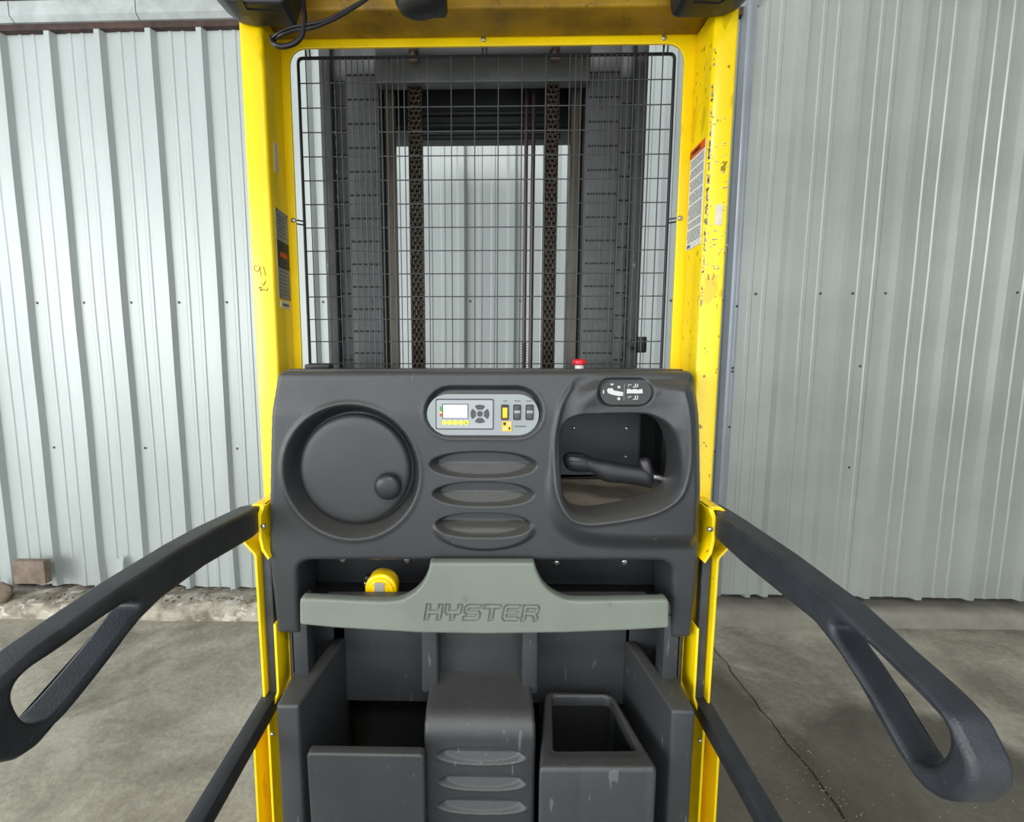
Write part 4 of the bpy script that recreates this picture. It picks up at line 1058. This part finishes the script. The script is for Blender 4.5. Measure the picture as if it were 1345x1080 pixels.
# right lidded box
zl = .70
LP = fillet([(.1127, .893), (.361, .897), (.3275, 1.127), (.153, 1.13)][::1], [.006, .012, .03, .03], 6)
HO = fillet([(.150, .945), (.334, .950), (.316, 1.115), (.170, 1.113)], [.010, .012, .02, .014], 6)
def lid_sdf(U, V): return np.maximum(sdf_poly(U, V, LP), -sdf_poly(U, V, HO))
def lid_h(u, v, d):
    dO = sdf_poly(u, v, LP); dH = sdf_poly(u, v, HO)
    return zl-roll(np.minimum(dO, 0), .010)-roll(np.minimum(-dH, 0), .006)-.004*sst(-dH, -.03, -.004)
def lid_back(u, v):
    inH = sdf_poly(u, v, HO) < .005
    return np.stack([u, v, np.where(inH, .668, .28)], 1)
panel('lidded_box', .10, .37, .885, 1.14, .0022, lid_sdf, lid_h, lambda u, v, h: np.stack([u, v, h], 1), lid_back, M['bin'], low)
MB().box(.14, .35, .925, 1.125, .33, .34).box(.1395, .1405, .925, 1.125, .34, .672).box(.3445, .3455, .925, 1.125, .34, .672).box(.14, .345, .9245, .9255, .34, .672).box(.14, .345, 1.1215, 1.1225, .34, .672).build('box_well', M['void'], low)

# ---- hinge plates and gates on both sides
for s in (-1, 1):
    gate = empty('side_gate'); gate.parent = T
    gate['label'] = 'black loop-ended swing gate arm, left side' if s < 0 else 'black loop-ended swing gate arm, right side'
    c0 = -.0015
    def X(v): return c0+s*v
    # two bent yellow plates, seen edge-on
    def strip(name, pts, t, y0, y1):
        mb = MB(); L = [Vector((p[0], p[1])) for p in pts]; lf_, rt_ = [], []
        for i, p in enumerate(L):
            d = (L[min(i+1, len(L)-1)]-L[max(i-1, 0)]).normalized(); nrm = Vector((-d.y, d.x)); lf_.append(p+nrm*t/2); rt_.append(p-nrm*t/2)
        n = len(L)
        vs = [(X(p.x), y0, p.y) for p in lf_]+[(X(p.x), y0, p.y) for p in rt_]+[(X(p.x), y1, p.y) for p in lf_]+[(X(p.x), y1, p.y) for p in rt_]
        fs = []
        for i in range(n-1):
            fs += [(i, i+1, n+i+1, n+i), (2*n+i, 3*n+i, 3*n+i+1, 2*n+i+1), (i, 2*n+i, 2*n+i+1, i+1), (n+i, n+i+1, 3*n+i+1, 3*n+i)]
        fs += [(0, n, 3*n, 2*n), (n-1, 3*n-1, 4*n-1, 2*n-1)]
        mb.add(vs, fs); return mb.build(name, M['yellow'], gate, bevel=.0012, ang=30)
    o1 = fillet([(.552, 1.128), (.5265, 1.098), (.5245, .745), (.555, .675), (.557, .27)], [0, .02, .03, .03, 0], 5)
    o2 = fillet([(.4905, .93), (.4905, .758), (.518, .682), (.519, .27)], [0, .03, .03, 0], 5)
    strip('outer_plate', o1, .006, 1.03, 1.098)
    strip('inner_plate', o2, .006, 1.03, 1.098)
    # back web between the plates and dark linkage bar
    MB().box(min(X(.486), X(.555)), max(X(.486), X(.555)), 1.094, 1.099, .27, 1.13).build('back_plate', M['yellow'], gate, bevel=.001)
    MB().box(min(X(.499), X(.519)), max(X(.499), X(.519)), 1.045, 1.065, .735, 1.13).build('linkage_bar', M['mast'], gate, bevel=.002)
    # upper knuckle: curved yellow bracket and cap
    kn = [(.488, 1.222), (.497, 1.222), (.5035, 1.205), (.5045, 1.15), (.500, 1.12), (.486, 1.098), (.482, 1.102), (.494, 1.124), (.4975, 1.15), (.4965, 1.20), (.490, 1.214)]
    MB().prism([(X(a), b) for a, b in kn], 'y', 1.005, 1.09).build('knuckle_bracket', M['yellow'], gate, bevel=.001)
    MB().prism([(X(a), b) for a, b in [(.490, 1.222), (.520, 1.222), (.556, 1.196), (.556, 1.190), (.519, 1.214), (.490, 1.214)]], 'y', 1.02, 1.10).build('knuckle_cap', M['yellow'], gate, bevel=.001)
    bolt('pivot_bolt', Vector((X(.490), 1.002, 1.178)), .006, M['bolt'], gate, h=.006)
    bolt('pivot_bolt', Vector((X(.506), 1.026, .655)), .005, M['bolt'], gate, h=.006)
    # upper arm: bar that opens into a triangular loop
    if s > 0:
        top = [(1.075, 1.212), (.99, 1.214), (.80, 1.210), (.647, 1.1995), (.579, 1.186), (.504, 1.171), (.478, 1.164)]
        end = [(.452, 1.135), (.447, 1.112), (.462, 1.078), (.480, 1.063)]
        bot = [(.497, 1.057), (.514, 1.060), (.540, 1.074), (.584, 1.1036), (.640, 1.131), (.690, 1.1470), (.766, 1.1475), (.887, 1.148), (1.0, 1.154), (1.045, 1.165), (1.075, 1.18)]
        hole = [(.640, 1.176), (.5925, 1.174), (.525, 1.163), (.492, 1.154), (.480, 1.142), (.480, 1.122), (.492, 1.094), (.512, 1.080), (.530, 1.083), (.600, 1.128), (.640, 1.148), (.655, 1.162)]
    else:
        top = [(1.075, 1.206), (1.01, 1.220), (.85, 1.232), (.76, 1.2345), (.625, 1.2325), (.528, 1.226), (.489, 1.223)]
        end = [(.440, 1.212), (.418, 1.190), (.420, 1.150), (.436, 1.130)]
        bot = [(.455, 1.116), (.478, 1.111), (.505, 1.119), (.587, 1.146), (.645, 1.166), (.690, 1.1735), (.807, 1.174), (.98, 1.158), (1.045, 1.162), (1.075, 1.18)]
        hole = [(.628, 1.203), (.591, 1.206), (.519, 1.204), (.478, 1.204), (.462, 1.196), (.460, 1.180), (.470, 1.150), (.490, 1.135), (.512, 1.133), (.580, 1.156), (.625, 1.176), (.645, 1.190)]
    loop_ = fillet([(p[0], p[1]) for p in top+end+bot], [.004]+[.05]*5+[.03]*8+[.05]*(len(top+end+bot)-14), 4)
    hole_ = [tuple(v) for v in catmull(hole, 4, True)]
    la = shape('loop_arm', [loop_, hole_], X(.526), .046, M['arm'], gate, axis='x', bevel=.0085, res=3, ang=60)
    wn = la.modifiers.new('weighted_normals', 'WEIGHTED_NORMAL'); wn.keep_sharp = True; wn.weight = 100
    # lower strut, running forward out of the plates
    pts = [(1.075, .748), (1.03, .746), (.50, .716), (.30, .705), (.30, .668), (.50, .680), (1.0, .703), (1.04, .706), (1.075, .715)]
    o = MB().prism(pts, 'x', X(.499), X(.533)).build('lower_strut', M['arm'], gate, bevel=.004, seg=2)

# ---- housings, cables and fixture at the top of the frame
def housing(cx, s):
    h_ = empty('corner_housing'); h_.parent = T
    Y0 = 1.09
    def p(px, py): v = PY(px, py, Y0); return (v.x, v.z)
    if s < 0: L = [(262, -75), (284, 0), (300, 18), (316, 30), (336, 33.5), (386, 33.5), (390, 30), (399, -4), (399, -75)]; sl = [(300, -14), (318, 20), (362, 22), (364, 15), (325, 13), (310, -14)]
    else: L = [(1003, -75), (981, 0), (968, 12), (952, 19), (930, 22.5), (890, 22), (883, 18), (881, 8), (881, -75)]; sl = [(976, -20), (958, 6), (948, 11), (912, 10), (911, 4), (944, 5), (951, 2), (964, -20)]
    lp = fillet([p(*q) for q in L], [.01, .03, .03, .03, .02, .008, .008, .01, .01], 5)
    shape('housing', [lp], 1.060, .072, M['housing'], h_, bevel=.006, res=3)
    zb = min(q[1] for q in lp)
    shape('slot', [fillet([tuple(PZ(q[0], q[1], zb-.001))[:2] for q in sl], .002, 3)], zb-.0005, .003, M['black'], h_, axis='z')
housing(0, -1); housing(0, 1)
# ceiling guard of the cab, out of view; its sheet is lengthened to shade the beam
cg = empty('overhead_guard'); cg.parent = T
for x in (-.52, .50):
    MB().box(x, x+.05, -.15, 1.10, 2.40, 2.46).build('guard_rail', M['yellow'], cg, bevel=.006)
for i in range(9):
    y = -.1+i*.135; MB().box(-.50, .53, y, y+.03, 2.415, 2.455).build('guard_bar', M['yellow_grime_shade'], cg, bevel=.004)
MB().box(-.50, .53, .25, 1.10, 2.462, 2.47).build('guard_sheet', M['black'], cg)
fx = empty('lamp_fixture'); fx.parent = T
def fcw(px, py, Y=1.02): return PY(px, py, Y)
c = fcw(550, -12, 1.03); rr = .072
vs = []; prof = [(.0, -.045), (.02, -.043), (.038, -.036), (.047, -.022), (.050, -.004), (.046, .02), (.03, .03)]; n = 28
vs = [(c.x+max(r, .0005)*math.cos(2*math.pi*k/n), 1.03+max(r, .0005)*math.sin(2*math.pi*k/n)*.8, c.z+.0+h_) for r, h_ in prof for k in range(n)]
MB().add(vs, [(i*n+k, (i+1)*n+k, (i+1)*n+(k+1) % n, i*n+(k+1) % n) for i in range(len(prof)-1) for k in range(n)]).build('lamp_dome', M['housing'], fx, ang=60)
a_ = fcw(558, 8); b_ = fcw(586, -20)
MB().box(a_.x, b_.x, 1.0, 1.06, a_.z, b_.z).build('lamp_bracket', M['housing'], fx, bevel=.008)
MB().tube([(c.x, 1.03, c.z), (c.x, 1.03, 2.43)], .012, 10).build('lamp_stem', M['housing'], fx)
def cab(pts, r, Y=1.06):
    p = catmull([PY(a, b, Y+(k[0] if k else 0)) for a, b, *k in pts], 6)
    return MB().tube(p, r, 8).build('cable', M['cable'], T)
cab([(396, -20), (399, 10), (400, 28), (397, 45), (388, 56), (372, 61), (360, 58), (357, 50, .02)], .0055)
cab([(357, 52, .02), (362, 46), (380, 37), (400, 33), (425, 28), (450, 16), (470, 5), (490, -6)], .0032)
cab([(358, 56, .02), (368, 47), (388, 40), (410, 37), (440, 25), (462, 12), (478, 2), (492, -10)], .0032)

# ---- chassis, platform and the unseen foot of the machine
MB().box(-.53, .53, 1.03, 1.34, .06, .27).build('chassis', M['yellow'], T, bevel=.01)
MB().box(-.53, .53, .25, 1.03, .20, .235).build('platform', M['black'], T, bevel=.006)
MB().box(-.53, .53, .25, 1.03, .0, .2).build('chassis_skirt', M['mast_dark'], T, bevel=.01)

# ==================================================================== tape measure lying in the tray
tm = empty('tape_measure'); tag(tm, 'yellow tape measure lying in the console tray behind the grey bar', 'tape measure')
YT = 1.052
tc_ = PY(500, 775, YT); rT = .038
zt = .9675
def tp_(dx, dz): return (tc_.x+dx, tc_.z+dz)
prof = []
for k in range(25):
    a = math.pi*k/24; prof.append((rT*math.cos(a), rT*math.sin(a)))
lp = [tp_(a, b) for a, b in prof]+[tp_(-rT, -.03), tp_(-rT+.004, zt-tc_.z+.001), tp_(rT-.004, zt-tc_.z+.001), tp_(rT, -.03)]
body = shape('case', [lp], YT+.020, .040, M['tape_yellow'], tm, bevel=.006, res=4)
shape('raised_disc', [circ(tc_.x+.001, tc_.z-.004, rT*.80, 40)], YT-.001, .006, M['tape_yellow'], tm, bevel=.0025, res=3)
shape('inner_disc', [circ(tc_.x+.001, tc_.z-.006, rT*.55, 36)], YT-.004, .004, M['tape_yellow'], tm, bevel=.0015, res=2)
p = PY(491.2, 766, YT-.008); q = PY(505, 786, YT-.008)
cp = shape('belt_clip', [fillet([(p.x, q.z-.008), (q.x-.001, q.z-.008), (q.x, p.z), (p.x+.001, p.z+.0005)], .0008, 2)], YT-.008, .0016, M['clip'], tm, bevel=.0004)
bolt('clip_screw', PY(497.8, 779, YT-.009), .0022, M['label_dark'], tm, h=.0012)
MB().box(tc_.x-rT-.003, tc_.x-rT+.010, YT+.012, YT+.034, tc_.z+.010, tc_.z+.026).build('lock_button', M['black'], tm, bevel=.002)
MB().box(tc_.x-rT-.004, tc_.x-rT+.003, YT+.010, YT+.034, tc_.z-.008, tc_.z+.012).build('blade_hook', M['chrome'], tm, bevel=.001)
